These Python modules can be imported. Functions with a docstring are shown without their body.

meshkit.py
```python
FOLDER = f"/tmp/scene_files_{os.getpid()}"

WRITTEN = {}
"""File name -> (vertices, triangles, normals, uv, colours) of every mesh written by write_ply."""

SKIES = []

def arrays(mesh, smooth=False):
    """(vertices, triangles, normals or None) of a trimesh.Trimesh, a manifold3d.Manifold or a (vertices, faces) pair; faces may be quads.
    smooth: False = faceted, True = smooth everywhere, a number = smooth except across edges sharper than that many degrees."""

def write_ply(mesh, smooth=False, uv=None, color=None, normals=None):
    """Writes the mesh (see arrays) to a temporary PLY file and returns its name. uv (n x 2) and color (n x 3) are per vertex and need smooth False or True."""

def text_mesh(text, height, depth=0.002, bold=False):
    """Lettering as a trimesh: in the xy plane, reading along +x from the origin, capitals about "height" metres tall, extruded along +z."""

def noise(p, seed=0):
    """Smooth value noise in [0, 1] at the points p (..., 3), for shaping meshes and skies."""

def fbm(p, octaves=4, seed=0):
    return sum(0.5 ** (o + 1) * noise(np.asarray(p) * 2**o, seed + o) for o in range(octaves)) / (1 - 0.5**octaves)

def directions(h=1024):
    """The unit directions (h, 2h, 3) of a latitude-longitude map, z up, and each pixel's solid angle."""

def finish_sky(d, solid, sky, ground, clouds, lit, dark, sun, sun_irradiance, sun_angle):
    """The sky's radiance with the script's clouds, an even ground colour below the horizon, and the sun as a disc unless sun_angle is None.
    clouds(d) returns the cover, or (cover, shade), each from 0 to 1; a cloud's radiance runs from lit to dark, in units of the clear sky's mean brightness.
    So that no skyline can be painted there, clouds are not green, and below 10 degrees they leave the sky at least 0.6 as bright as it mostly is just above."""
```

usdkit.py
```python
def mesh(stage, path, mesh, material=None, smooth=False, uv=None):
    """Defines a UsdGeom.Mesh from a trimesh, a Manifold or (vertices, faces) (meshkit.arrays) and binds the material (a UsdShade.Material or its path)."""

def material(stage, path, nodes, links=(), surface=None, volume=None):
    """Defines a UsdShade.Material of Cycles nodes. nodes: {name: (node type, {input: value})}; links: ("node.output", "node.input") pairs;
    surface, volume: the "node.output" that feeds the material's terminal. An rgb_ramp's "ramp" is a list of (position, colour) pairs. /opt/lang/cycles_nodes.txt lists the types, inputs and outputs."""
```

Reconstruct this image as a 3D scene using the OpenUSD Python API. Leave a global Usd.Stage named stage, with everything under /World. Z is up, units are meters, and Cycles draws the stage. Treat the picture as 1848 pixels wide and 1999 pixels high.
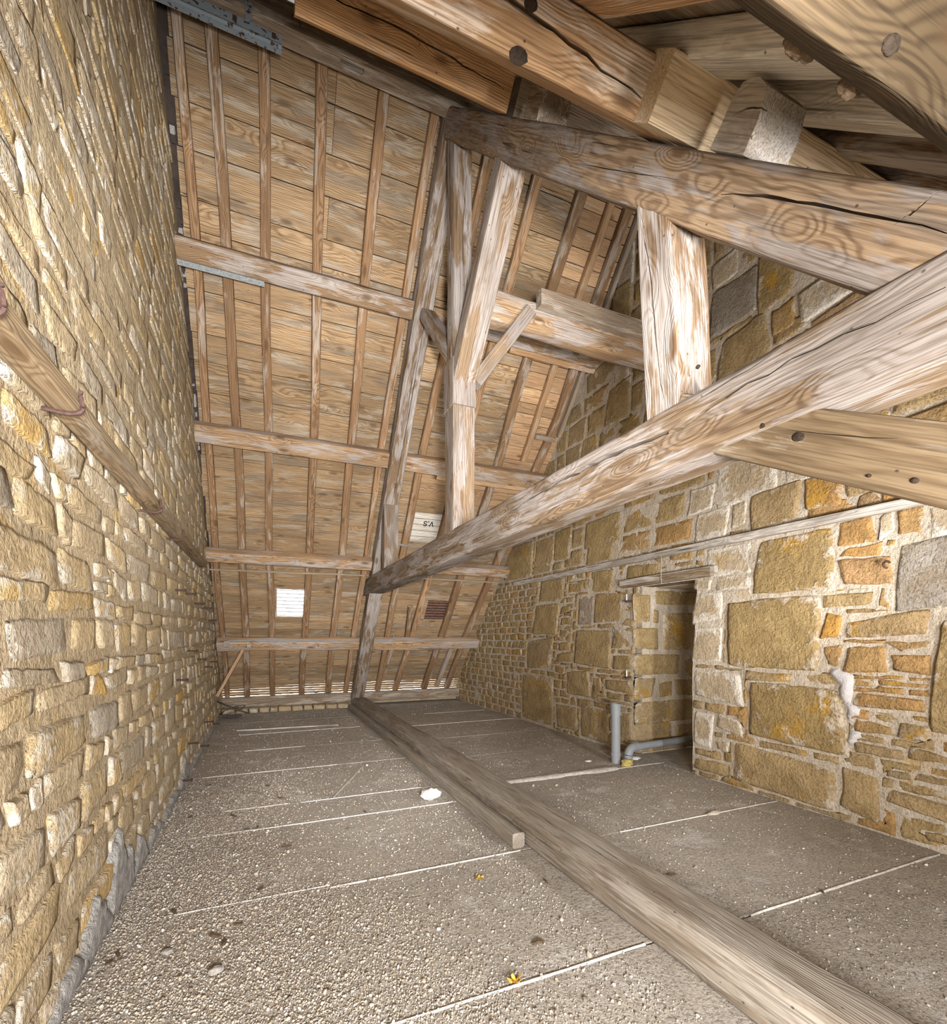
import math, random
import numpy as np, trimesh, usdkit, meshkit
from pxr import Usd, UsdGeom, UsdLux, UsdShade, Gf, Sdf, Vt
from shapely.geometry import Polygon, box as sbox, LineString
from shapely.ops import unary_union

stage = Usd.Stage.CreateInMemory()
UsdGeom.SetStageUpAxis(stage, UsdGeom.Tokens.z)
UsdGeom.SetStageMetersPerUnit(stage, 1.0)
UsdGeom.Xform.Define(stage, '/World')
UsdGeom.Scope.Define(stage, '/World/Looks')
rng = np.random.default_rng(7)
random.seed(7)
T = Sdf.ValueTypeNames

# ------------------------------------------------------------------ camera
FPX, V0, TH, H = 958.0, 1243.0, math.atan(412 / 958.0), 1.40
cT, sT = math.cos(TH), math.sin(TH)
cam = UsdGeom.Camera.Define(stage, '/World/camera')
cam.CreateHorizontalApertureAttr(36.0)
cam.CreateFocalLengthAttr(FPX / 1848 * 36)
cam.CreateVerticalApertureOffsetAttr((V0 - 999.5) / 1848 * 36)
cam.CreateFStopAttr(0.0)
cam.CreateClippingRangeAttr(Gf.Vec2f(0.05, 200))
Rv, Uv, Fv = (cT, -sT, 0), (0, 0, 1), (sT, cT, 0)
cam.AddTransformOp().Set(Gf.Matrix4d(*Rv, 0, *Uv, 0, -Fv[0], -Fv[1], -Fv[2], 0, 0, 0, H, 1))
cam.CreateExposureAttr(0.14)

# ------------------------------------------------------------------ sky and lamps
dome = UsdLux.DomeLight.Define(stage, '/World/sky')
dome.CreateColorAttr(Gf.Vec3f(0.92, 0.96, 1.0))
dome.CreateIntensityAttr(1.7)


def lamp(name, pos, target, w, h, power, color=(1, 1, 1)):
    l = UsdLux.RectLight.Define(stage, '/World/' + name)
    l.CreateWidthAttr(w); l.CreateHeightAttr(h); l.CreateIntensityAttr(power); l.CreateColorAttr(Gf.Vec3f(*color))
    p, t = np.array(pos, float), np.array(target, float)
    z = p - t; z /= np.linalg.norm(z)
    x = np.cross([0, 0, 1.0], z); x /= np.linalg.norm(x); y = np.cross(z, x)
    l.AddTransformOp().Set(Gf.Matrix4d(*x, 0, *y, 0, *z, 0, *p, 1))
    return l


def spot(name, pos, target, radius, power, cone, soft, color=(1, 1, 1)):
    l = UsdLux.SphereLight.Define(stage, '/World/' + name)
    l.CreateRadiusAttr(radius); l.CreateIntensityAttr(power); l.CreateColorAttr(Gf.Vec3f(*color))
    sh = UsdLux.ShapingAPI.Apply(l.GetPrim())
    sh.CreateShapingConeAngleAttr(cone); sh.CreateShapingConeSoftnessAttr(soft)
    p, t = np.array(pos, float), np.array(target, float)
    z = p - t; z /= np.linalg.norm(z)
    x = np.cross([0, 0, 1.0], z); x /= np.linalg.norm(x); y = np.cross(z, x)
    l.AddTransformOp().Set(Gf.Matrix4d(*x, 0, *y, 0, *z, 0, *p, 1))
    return l


# lamps out of view: unseen ones right, left and behind, and added fill spots
WHITE = (1.0, 0.98, 0.965)
spot('flash_right', (2.7, -0.3, 1.45), (1.7, 7.0, 3.6), 0.12, 850, 55, 0.6, WHITE)  # unseen, out of view; lights the far roof from the right
spot('flash_side', (2.15, 0.45, 1.25), (4.1, 4.6, 3.7), 0.10, 1000, 37, 0.6, WHITE)  # added fill, brightens the upper right wall
spot('flash_low', (0.1, -0.4, 1.5), (1.7, 8.5, 0.5), 0.15, 1500, 19, 0.8, WHITE)  # added fill, brightens the far floor and eaves
spot('flash_left', (0.1, -0.4, 1.55), (1.4, 7.0, 4.6), 0.15, 2500, 35, 1.0, WHITE)  # unseen, out of view; main light on the far roof
lamp('soft_flash', (0.35, -0.85, 0.98), (0.9, 5.0, 1.2), 0.9, 0.5, 205, WHITE)  # unseen soft lamp, placed to light the near floor and left wall


def ray(u, v):
    a = (u - 924.0) / FPX
    return np.array([sT + a * cT, cT - a * sT, (V0 - v) / FPX])


def bp(u, v, X=None, Y=None, Z=None):
    d = ray(u, v)
    k = X / d[0] if X is not None else Y / d[1] if Y is not None else (Z - H) / d[2]
    return np.array([0, 0, H]) + k * d


# ------------------------------------------------------------------ materials
def ds(c, k=0.20):
    m = 0.3 * c[0] + 0.5 * c[1] + 0.2 * c[2]
    return tuple(x + (m - x) * k for x in c)


class L(str):
    pass


class Graph:
    def __init__(self, name):
        self.name, self.nodes, self.links, self.n = name, {}, [], 0

    def __call__(self, kind, out, **inp):
        self.n += 1
        nm = f'n{self.n}'
        vals = {}
        for k, v in inp.items():
            if isinstance(v, L):
                self.links.append((str(v), f'{nm}.{k}'))
            else:
                vals[k] = v
        self.nodes[nm] = (kind, vals)
        return L(f'{nm}.{out}')

    def math(self, op, a, b=0.0, c=0.0, clamp=False):
        return self('math', 'value', math_type=op, value1=a, value2=b, value3=c, use_clamp=clamp)

    def mix(self, fac, a, b, kind='mix'):
        return self('mix', 'color', mix_type=kind, fac=fac, color1=a, color2=b)

    def ramp(self, fac, stops):
        return self('rgb_ramp', 'color', fac=fac, ramp=stops)

    def step(self, v, a, b, lo=0.0, hi=1.0):
        return self('map_range', 'result', range_type='smoothstep', value=v, from_min=a, from_max=b, to_min=lo, to_max=hi, clamp=True)

    def noise(self, vec, scale, detail=3.0, rough=0.55, dist=0.0):
        return self('noise_texture', 'fac', vector=vec, scale=scale, detail=detail, roughness=rough, distortion=dist)

    def scaled(self, vec, s):
        return self('mapping', 'vector', mapping_type='point', vector=vec, scale=s)

    def finish(self, color, rough, height=None, dist=0.01, strength=1.0, spec=0.25, **kw):
        extra = {}
        if height is not None:
            extra['normal'] = self('bump', 'normal', height=height, strength=strength, distance=dist)
        s = self('principled_bsdf', 'BSDF', base_color=color, roughness=rough, specular_ior_level=spec, **extra, **kw)
        return usdkit.material(stage, '/World/Looks/' + self.name, self.nodes, self.links, surface=str(s))


def wood(name, warm, dark, pale, pale_amt=0.5, grey=(0.3, 0.27, 0.23), grey_amt=0.3, ring=0.011, stretch=0.10, knots=1.0, spec=0.12, contrast=1.0, bump=0.004, val=1.0):
    """Sawn timber whose grain runs along the local x axis: rings about a pith line, knots, weathered pale patches."""
    g = Graph(name)
    warm, dark, pale, grey = (tuple(c * val for c in q) for q in (ds(warm), ds(dark), ds(pale, .05), grey))
    rnd = g('object_info', 'random')
    off = g('combine_xyz', 'vector', x=g.math('multiply', rnd, 37.0), y=g.math('multiply', rnd, 11.0), z=g.math('multiply', rnd, 23.0))
    at = g('attribute', 'vector', attribute='rest')
    obj = g('vector_math', 'vector', math_type='add', vector1=at, vector2=off)
    # knots
    kv = g.scaled(obj, (2.3, 6.5, 6.5))
    kd = g('voronoi_texture', 'distance', vector=kv, scale=1.0, randomness=1.0, feature='f1')
    knot = g.step(kd, 0.07, 0.22, 1.0, 0.0)
    halo = g.step(kd, 0.1, 0.5, 1.0, 0.0)
    # rings
    warp = g.noise(g.scaled(obj, (stretch * 12, 5.0, 5.0)), 1.0, 3.0, 0.5)
    sep = g('separate_xyz', 'y', vector=at)
    sn = sep.split('.')[0]
    y, z, x = L(f'{sn}.y'), L(f'{sn}.z'), L(f'{sn}.x')
    py = g.math('add', y, g.math('multiply_add', rnd, 0.25, 0.03))
    pz = g.math('add', z, g.math('multiply_add', rnd, -0.3, 0.22))
    r = g.math('sqrt', g.math('add', g.math('multiply', py, py), g.math('multiply', pz, pz)))
    r = g.math('multiply_add', warp, 0.085, r)
    r = g.math('multiply_add', x, 0.006, r)
    r = g.math('multiply_add', halo, 0.035, r)
    wave = g.math('multiply_add', g.math('sine', g.math('multiply', r, 6.2832 / ring)), 0.5, 0.5)
    wave = g.math('power', wave, 2.0)
    fibre = g.noise(g.scaled(obj, (3.0, 140.0, 140.0)), 1.0, 3.0, 0.6)
    tone = g.noise(g.scaled(obj, (0.9, 4.0, 4.0)), 1.0, 2.0, 0.5)
    base = g.mix(g.math('multiply', wave, 0.95 * contrast), warm, dark)
    base = g.mix(g.step(tone, 0.35, 0.7, 0.0, 0.45), base, dark)
    r2 = g.math('fraction', g.math('multiply', rnd, 91.7))
    base = g('hsv', 'color', hue=0.5, saturation=1.0, value=g.math('multiply_add', r2, 0.5, 0.75), fac=1.0, color=base)
    # weathered pale skin, broken along the grain
    pn = g.noise(g.scaled(obj, (1.6, 9.0, 9.0)), 1.0, 6.0, 0.66, 0.4)
    pm = g.step(pn, 0.60 - 0.28 * pale_amt, 0.66 - 0.22 * pale_amt)
    pm = g.math('multiply', pm, g.math('multiply_add', wave, -0.35, 1.0))
    pm = g.math('multiply', pm, min(1.0, 0.45 + pale_amt))
    col = g.mix(pm, base, pale)
    gn = g.noise(g.scaled(obj, (1.0, 5.0, 5.0)), 1.3, 5.0, 0.6)
    col = g.mix(g.step(gn, 0.62 - 0.25 * grey_amt, 0.75 - 0.2 * grey_amt, 0.0, 0.35 + 0.6 * grey_amt), col, grey)
    col = g.mix(g.step(fibre, 0.3, 0.6, 0.6, 0.0), col, tuple(c * 0.35 for c in dark))
    # drying checks
    ck = g.noise(g.scaled(obj, (1.1, 46.0, 46.0)), 1.0, 2.0, 0.5, 0.25)
    check = g.step(ck, 0.245, 0.30, 1.0, 0.0)
    col = g.mix(g.math('multiply', check, 0.8), col, (0.035, 0.026, 0.02))
    col = g.mix(g.math('multiply', knot, 0.75 * knots), col, (0.10, 0.055, 0.025))
    # nail heads and worm holes
    hv = g('voronoi_texture', 'distance', vector=g.scaled(obj, (9.0, 13.0, 13.0)), scale=1.0, feature='f1')
    col = g.mix(g.step(hv, 0.035, 0.075, 0.75, 0.0), col, (0.025, 0.02, 0.018))
    hgt = g.math('multiply_add', wave, -0.25, g.math('multiply', fibre, 0.5))
    hgt = g.math('multiply_add', check, -1.2, hgt)
    hgt = g.math('multiply_add', pm, 0.15, hgt)
    return g.finish(col, 0.8, hgt, dist=bump, strength=0.9, spec=spec)


def stonework(name, ramp, lime=(0.62, 0.57, 0.47), lime_amt=0.4, edge_amt=0.0, ochre=(0.55, 0.33, 0.07), ochre_amt=0.25, dark=(0.2, 0.15, 0.09), scale=1.0, bump=0.02, sat=0.12):
    g = Graph(name)
    ochre, dark, lime = ds(ochre, sat), ds(dark, sat), ds(lime, sat)
    p = g('geometry', 'position')
    tone = g('attribute', 'fac', attribute='tone')
    edge = g('attribute', 'fac', attribute='edge')
    off = g('combine_xyz', 'vector', x=g.math('multiply', tone, 57.0), y=g.math('multiply', tone, 31.0), z=0.0)
    q = g('vector_math', 'vector', math_type='add', vector1=p, vector2=off)
    n1 = g.noise(q, 5.0 * scale, 6.0, 0.65, 0.3)
    n2 = g.noise(q, 17.0 * scale, 5.0, 0.65)
    n3 = g.noise(q, 55.0 * scale, 4.0, 0.7)
    n4 = g.noise(q, 2.2 * scale, 4.0, 0.6)
    base = g.ramp(tone, [(a, ds(b, sat)) for a, b in ramp])
    base = g.mix(g.step(n1, 0.35, 0.65, 0.0, 0.5), base, dark)
    base = g.mix(g.step(n4, 0.62 - 0.15 * ochre_amt, 0.72 - 0.1 * ochre_amt, 0.0, 0.85), base, ochre)
    lm = g.math('multiply_add', edge, edge_amt, g.math('multiply_add', n2, 0.40, g.math('multiply_add', n1, 0.55, g.math('multiply_add', n4, 0.45, -0.12))))
    lime_m = g.step(lm, 0.74 - 0.3 * lime_amt, 0.86 - 0.3 * lime_amt, 0.0, 0.85)
    col = g.mix(lime_m, base, lime)
    col = g.mix(g.step(n3, 0.28, 0.55, 0.55, 0.0), col, tuple(c * 0.45 for c in dark))
    col = g.mix(g.step(n3, 0.58, 0.78, 0.0, 0.35), col, tuple(min(1, c * 1.25) for c in lime))
    h = g.math('multiply_add', n2, 1.1, g.math('multiply', n3, 0.55))
    h = g.math('multiply_add', lime_m, 0.12, h)
    return g.finish(col, 0.92, h, dist=bump, strength=1.0, spec=0.1)


def plain(name, color, rough=0.6, var=0.25, scale=20.0, bump=0.0, spec=0.3, metallic=0.0, dark=None, thr=(0.35, 0.68)):
    g = Graph(name)
    p = g('geometry', 'position')
    n = g.noise(p, scale, 5.0, 0.6)
    dk = dark or tuple(c * (1 - var) for c in color)
    col = g.mix(g.step(n, *thr), color, dk)
    return g.finish(col, rough, g.noise(p, scale * 3, 4.0, 0.65) if bump else None, dist=bump or 0.01, spec=spec, metallic=metallic)


LILAC = (0.43, 0.385, 0.355)
M_truss = wood('wood_truss', (0.38, 0.24, 0.12), (0.21, 0.12, 0.055), LILAC, 0.62, (0.25, 0.21, 0.17), 0.25, val=0.86)
M_tie = wood('wood_tie', (0.37, 0.245, 0.13), (0.21, 0.125, 0.062), (0.37, 0.325, 0.295), 0.54, (0.23, 0.195, 0.165), 0.5, ring=0.009, contrast=1.25, val=0.84)
M_rafter = wood('wood_rafter', (0.42, 0.235, 0.098), (0.22, 0.11, 0.042), (0.52, 0.45, 0.37), 0.28, (0.24, 0.19, 0.14), 0.12, ring=0.010, val=0.92)
M_purlin = wood('wood_purlin', (0.48, 0.30, 0.14), (0.25, 0.135, 0.055), LILAC, 0.45, (0.26, 0.215, 0.17), 0.3)
M_board = wood('wood_board', (0.47, 0.30, 0.135), (0.265, 0.150, 0.060), (0.44, 0.385, 0.30), 0.25, (0.20, 0.165, 0.125), 0.5, ring=0.015, stretch=0.16, knots=0.9, val=0.92)
M_board_new = wood('wood_board_new', (0.56, 0.34, 0.15), (0.38, 0.20, 0.08), (0.5, 0.42, 0.32), 0.15, (0.25, 0.2, 0.15), 0.1, ring=0.012)
M_orange = wood('wood_orange', (0.60, 0.33, 0.12), (0.33, 0.165, 0.055), (0.55, 0.45, 0.36), 0.25, (0.3, 0.22, 0.15), 0.15, ring=0.013, val=1.12)
M_ridge = wood('wood_ridge', (0.58, 0.345, 0.145), (0.31, 0.16, 0.06), (0.62, 0.52, 0.42), 0.35, (0.3, 0.24, 0.18), 0.15, ring=0.014)
M_grey = wood('wood_grey', (0.33, 0.24, 0.155), (0.19, 0.13, 0.08), (0.42, 0.37, 0.31), 0.4, (0.22, 0.185, 0.145), 0.6, knots=0.4, val=1.15)
M_fresh = wood('wood_fresh', (0.66, 0.50, 0.30), (0.50, 0.34, 0.17), (0.66, 0.56, 0.42), 0.2, (0.45, 0.36, 0.24), 0.15, ring=0.012, knots=0.4, contrast=0.7)
M_olive = wood('wood_olive', (0.34, 0.235, 0.12), (0.205, 0.13, 0.06), (0.38, 0.33, 0.26), 0.2, (0.3, 0.25, 0.18), 0.3, ring=0.012, val=0.86)
M_floorbeam = wood('wood_floorbeam', (0.50, 0.40, 0.29), (0.31, 0.23, 0.155), (0.50, 0.445, 0.375), 0.65, (0.40, 0.345, 0.285), 0.6, ring=0.012, knots=0.2, contrast=0.55, val=0.64)
M_cleat = wood('wood_cleat', (0.44, 0.375, 0.30), (0.34, 0.275, 0.205), (0.45, 0.41, 0.37), 0.5, (0.33, 0.29, 0.24), 0.3, knots=0.2, contrast=0.5)
M_brown_dimmed = wood('wood_brown', (0.17, 0.110, 0.047), (0.085, 0.052, 0.022), (0.22, 0.17, 0.11), 0.15, (0.2, 0.15, 0.09), 0.2, ring=0.012, val=0.46)  # brown darkened further so the close purlin looks less lit
M_white = wood('wood_white', (0.68, 0.62, 0.52), (0.5, 0.44, 0.36), (0.74, 0.70, 0.62), 0.5, (0.5, 0.47, 0.42), 0.3, ring=0.012, knots=0.3, contrast=0.6)
M_batten = wood('wood_batten', (0.42, 0.37, 0.31), (0.3, 0.25, 0.2), (0.56, 0.51, 0.45), 0.5, (0.33, 0.3, 0.27), 0.4, knots=0.2, contrast=0.6)

M_stone_l = stonework('stone_left', [(0, (0.46, 0.34, 0.17)), (.25, (0.52, 0.39, 0.21)), (.45, (0.40, 0.31, 0.19)), (.6, (0.54, 0.42, 0.25)), (.75, (0.38, 0.33, 0.26)), (.88, (0.53, 0.43, 0.28)), (.96, (0.52, 0.35, 0.13)), (1, (0.60, 0.36, 0.08))],
                      lime=(0.60, 0.55, 0.47), lime_amt=0.40, edge_amt=0.08, ochre=(0.50, 0.33, 0.10), ochre_amt=0.3, dark=(0.27, 0.19, 0.095))
M_mortar_l = stonework('mortar_left', [(0, (0.48, 0.37, 0.22)), (1, (0.54, 0.42, 0.26))], lime=(0.56, 0.47, 0.33), lime_amt=0.3, ochre_amt=0.2, dark=(0.27, 0.195, 0.105), bump=0.03)
M_stone_r = stonework('stone_right', [(0, (0.36, 0.26, 0.125)), (.2, (0.43, 0.32, 0.17)), (.4, (0.46, 0.34, 0.19)), (.55, (0.37, 0.29, 0.18)), (.68, (0.46, 0.31, 0.155)), (.8, (0.50, 0.29, 0.125)), (.9, (0.36, 0.33, 0.29)), (1, (0.55, 0.30, 0.09))],
                      lime=(0.63, 0.55, 0.45), lime_amt=-0.04, edge_amt=0.22, ochre=(0.46, 0.27, 0.06), ochre_amt=0.35, dark=(0.20, 0.135, 0.06), bump=0.032, sat=-0.08)
M_stone_w = stonework('stone_limewashed', [(0, (0.44, 0.33, 0.19)), (1, (0.55, 0.45, 0.31))], lime=(0.68, 0.62, 0.53), lime_amt=0.20, edge_amt=0.30, ochre=(0.46, 0.30, 0.10), ochre_amt=0.3, dark=(0.30, 0.22, 0.13))
M_mortar_r = stonework('mortar_right', [(0, (0.56, 0.47, 0.36)), (1, (0.62, 0.53, 0.42))], lime=(0.62, 0.55, 0.46), lime_amt=0.3, ochre_amt=0.05, dark=(0.36, 0.28, 0.18), bump=0.025)
M_plaster = plain('white_plaster', (0.52, 0.49, 0.48), 0.9, 0.15, 25, 0.008)
M_cement = plain('grey_cement', (0.40, 0.385, 0.36), 0.9, 0.45, 22, 0.02)
M_steel = plain('painted_steel', (0.23, 0.265, 0.29), 0.5, 0.0, 26, 0.001, dark=(0.06, 0.04, 0.03), thr=(0.57, 0.60))
M_steel_edge = plain('bare_steel', (0.26, 0.28, 0.28), 0.6, 0.4, 60, 0.001)
M_galv = plain('galvanised', (0.42, 0.45, 0.48), 0.4, 0.2, 40, metallic=0.5)
M_iron = plain('rusty_iron', (0.075, 0.04, 0.032), 0.75, 0.4, 60, 0.002)
M_pvc = plain('grey_pvc', (0.25, 0.265, 0.28), 0.45, 0.12, 6)
M_foam = plain('yellow_foam', (0.62, 0.50, 0.16), 0.9, 0.3, 60, 0.01)
M_dark = plain('dark_tile', (0.055, 0.04, 0.033), 0.9, 0.4, 9, 0.01)
M_slat = plain('tile_lath', (0.62, 0.63, 0.66), 0.7, 0.2, 20)
M_tilelath = plain('red_tile_lath', (0.20, 0.10, 0.07), 0.85, 0.4, 25, 0.004)
M_cable = plain('black_cable', (0.06, 0.055, 0.05), 0.5, 0.2, 20)
M_rope = plain('rope', (0.36, 0.29, 0.2), 0.9, 0.3, 60)
M_leaf = plain('yellow_leaf', (0.62, 0.36, 0.06), 0.7, 0.35, 60)
M_chip = plain('bark_chip', (0.13, 0.085, 0.05), 0.9, 0.4, 60, 0.003)
M_ink = plain('black_ink', (0.03, 0.03, 0.03), 0.8, 0.1)
PEB = [plain(f'pebble_{n}', c, 0.9, 0.25, 90) for n, c in zip(('cream', 'tan', 'grey', 'brown', 'white'), [(0.50, 0.44, 0.365), (0.42, 0.355, 0.28), (0.31, 0.29, 0.27), (0.20, 0.165, 0.13), (0.64, 0.62, 0.59)])]


def floor_material():
    g = Graph('dusty_slab')
    p = g('geometry', 'position')
    n1 = g.noise(p, 1.3, 5, 0.6)
    n2 = g.noise(p, 9.0, 6, 0.65)
    n3 = g.noise(p, 60.0, 5, 0.7)
    n4 = g.noise(p, 2.6, 6, 0.7, 0.4)
    col = g.mix(g.step(n1, 0.35, 0.65), (0.375, 0.338, 0.292), (0.30, 0.272, 0.236))
    col = g.mix(g.step(n2, 0.4, 0.7, 0, 0.6), col, (0.42, 0.375, 0.315))
    col = g.mix(g.step(n4, 0.53, 0.66, 0, 0.7), col, (0.56, 0.54, 0.51))
    n5 = g.noise(p, 170.0, 3, 0.7)
    col = g.mix(g.step(n3, 0.34, 0.52, 0.75, 0), col, (0.11, 0.088, 0.068))
    col = g.mix(g.step(n3, 0.54, 0.68, 0, 0.65), col, (0.50, 0.46, 0.40))
    col = g.mix(g.step(n5, 0.56, 0.66, 0, 0.7), col, (0.58, 0.54, 0.48))
    col = g.mix(g.step(n5, 0.34, 0.44, 0.6, 0), col, (0.09, 0.075, 0.06))
    return g.finish(col, 0.9, g.math('multiply_add', n3, 0.7, n2), dist=0.008, spec=0.12)


M_floor = floor_material()
M_joint = plain('white_joint', (0.66, 0.63, 0.59), 0.9, 0.3, 30, 0.004)

# ------------------------------------------------------------------ naming helpers
used = {}


def path_for(name, parent):
    base = '/World' if parent is None else str(parent.GetPath())
    n = used.get((base, name), 0)
    used[(base, name)] = n + 1
    return f'{base}/{name}' + (f'_{n:03d}' if n else '')


def tag(prim, label=None, cat=None, group=None, kind=None):
    for k, v in (('label', label), ('category', cat), ('group', group), ('kind', kind)):
        if v:
            prim.SetCustomDataByKey(k, v)
    return prim


def xf(prim, M):
    UsdGeom.Xformable(prim).AddTransformOp().Set(Gf.Matrix4d(*[float(x) for x in np.asarray(M).T.ravel()]))


def thing(name, label=None, cat=None, group=None, kind=None, M=None):
    x = UsdGeom.Xform.Define(stage, path_for(name, None)).GetPrim()
    if M is not None:
        xf(x, M)
    return tag(x, label, cat, group, kind)


def obj(name, mesh, mat, parent=None, M=None, smooth=35, rest=True, attrs=None, label=None, cat=None, group=None, kind=None):
    """One Mesh prim. rest: local coordinates kept as a primvar for the wood grain."""
    path = path_for(name, parent)
    v, f, n = meshkit.arrays(mesh, smooth if attrs is None else (True if smooth else False))
    usedv, inv = np.unique(f, return_inverse=True)
    if len(usedv) < len(v):                                  # no loose points
        v, f = v[usedv], inv.reshape(f.shape)
        n = None if n is None else n[usedv]
        attrs = {k: np.asarray(a)[usedv] for k, a in (attrs or {}).items()}
    m = UsdGeom.Mesh.Define(stage, path)
    m.CreatePointsAttr(Vt.Vec3fArray.FromNumpy(v.astype(np.float32)))
    m.CreateFaceVertexCountsAttr(Vt.IntArray.FromNumpy(np.full(len(f), 3, np.int32)))
    m.CreateFaceVertexIndicesAttr(Vt.IntArray.FromNumpy(f.astype(np.int32).ravel()))
    m.CreateSubdivisionSchemeAttr('none')
    if n is not None:
        m.CreateNormalsAttr(Vt.Vec3fArray.FromNumpy(n.astype(np.float32)))
        m.SetNormalsInterpolation('vertex')
    pv = UsdGeom.PrimvarsAPI(m)
    if rest:
        pv.CreatePrimvar('rest', T.Float3Array, 'vertex').Set(Vt.Vec3fArray.FromNumpy(v.astype(np.float32)))
    for k, a in (attrs or {}).items():
        pv.CreatePrimvar(k, T.FloatArray, 'vertex').Set(Vt.FloatArray.FromNumpy(np.asarray(a, np.float32)))
    UsdShade.MaterialBindingAPI.Apply(m.GetPrim()).Bind(mat)
    if M is not None:
        xf(m.GetPrim(), M)
    return tag(m.GetPrim(), label, cat, group, kind)


# ------------------------------------------------------------------ timber
def frame(p0, p1, up):
    p0, p1, up = (np.asarray(a, float) for a in (p0, p1, up))
    x = p1 - p0; Ln = np.linalg.norm(x); x /= Ln
    z = up - up.dot(x) * x; z /= np.linalg.norm(z)
    y = np.cross(z, x)
    M = np.eye(4); M[:3, 0], M[:3, 1], M[:3, 2], M[:3, 3] = x, y, z, p0
    return M, Ln


def timber_mesh(Ln, w, h, seed, wane=0.012, rough=0.004, seg=0.14, bow=0.0, taper=None):
    """Squared timber: x from 0 to Ln, width w along y, height h along z; arrises knocked off unevenly, faces slightly hollow."""
    n = max(3, int(Ln / seg)) + 1
    xs = np.linspace(0, Ln, n)
    corner = [(1, 1), (-1, 1), (-1, -1), (1, -1)]
    rings = []
    r = np.random.default_rng(seed)
    so = r.uniform(0, 50, 3)
    for i, x in enumerate(xs):
        pts = []
        k = 1.0 if taper is None else np.interp(x / Ln, [0, 1], taper)
        for c, (sy, sz) in enumerate(corner):
            wn = wane * (0.35 + 1.5 * meshkit.noise(np.array([[x * 2.1 + so[0], c * 7.3, so[1]]]), seed)[0])
            wn = min(wn, 0.3 * min(w, h))
            Y, Z = sy * w / 2 * k, sz * h / 2 * k
            a, b = (Y, Z - sz * wn), (Y - sy * wn, Z)
            if sy * sz < 0:
                a, b = b, a
            m = ((a[0] + b[0]) / 2 + sy * wn * .18, (a[1] + b[1]) / 2 + sz * wn * .18)
            pts += [a, m, b]
        full = []
        for c in range(4):
            full += pts[c * 3:c * 3 + 3]
            e, s = pts[c * 3 + 2], pts[(c * 3 + 3) % 12]
            full += [((e[0] * 2 + s[0]) / 3, (e[1] * 2 + s[1]) / 3), ((e[0] + s[0] * 2) / 3, (e[1] + s[1] * 2) / 3)]
        rings.append([(x, *p) for p in full])
    V = np.array(rings).reshape(-1, 3)
    K = 20
    nz = np.stack([meshkit.fbm(V * [2.2, 9, 9] + so + o, 3, seed) - 0.5 for o in (0, 17)], 1)
    V[:, 1:] += nz * 2 * rough
    V[:, 2] += bow * np.sin(np.pi * V[:, 0] / Ln)
    V[:, 1] += 0.4 * bow * np.sin(2.3 * np.pi * V[:, 0] / Ln)
    F = []
    for i in range(n - 1):
        for j in range(K):
            a, b, c, d = i * K + j, i * K + (j + 1) % K, (i + 1) * K + (j + 1) % K, (i + 1) * K + j
            F += [(a, c, b), (a, d, c)]
    V = np.vstack([V, [[0, 0, 0], [Ln, 0, 0]]])
    c0, c1 = len(V) - 2, len(V) - 1
    for j in range(K):
        F.append((c0, j, (j + 1) % K)); F.append((c1, (n - 1) * K + (j + 1) % K, (n - 1) * K + j))
    m = trimesh.Trimesh(V, np.array(F), process=False)
    if m.volume < 0:
        m.invert()
    return m


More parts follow.
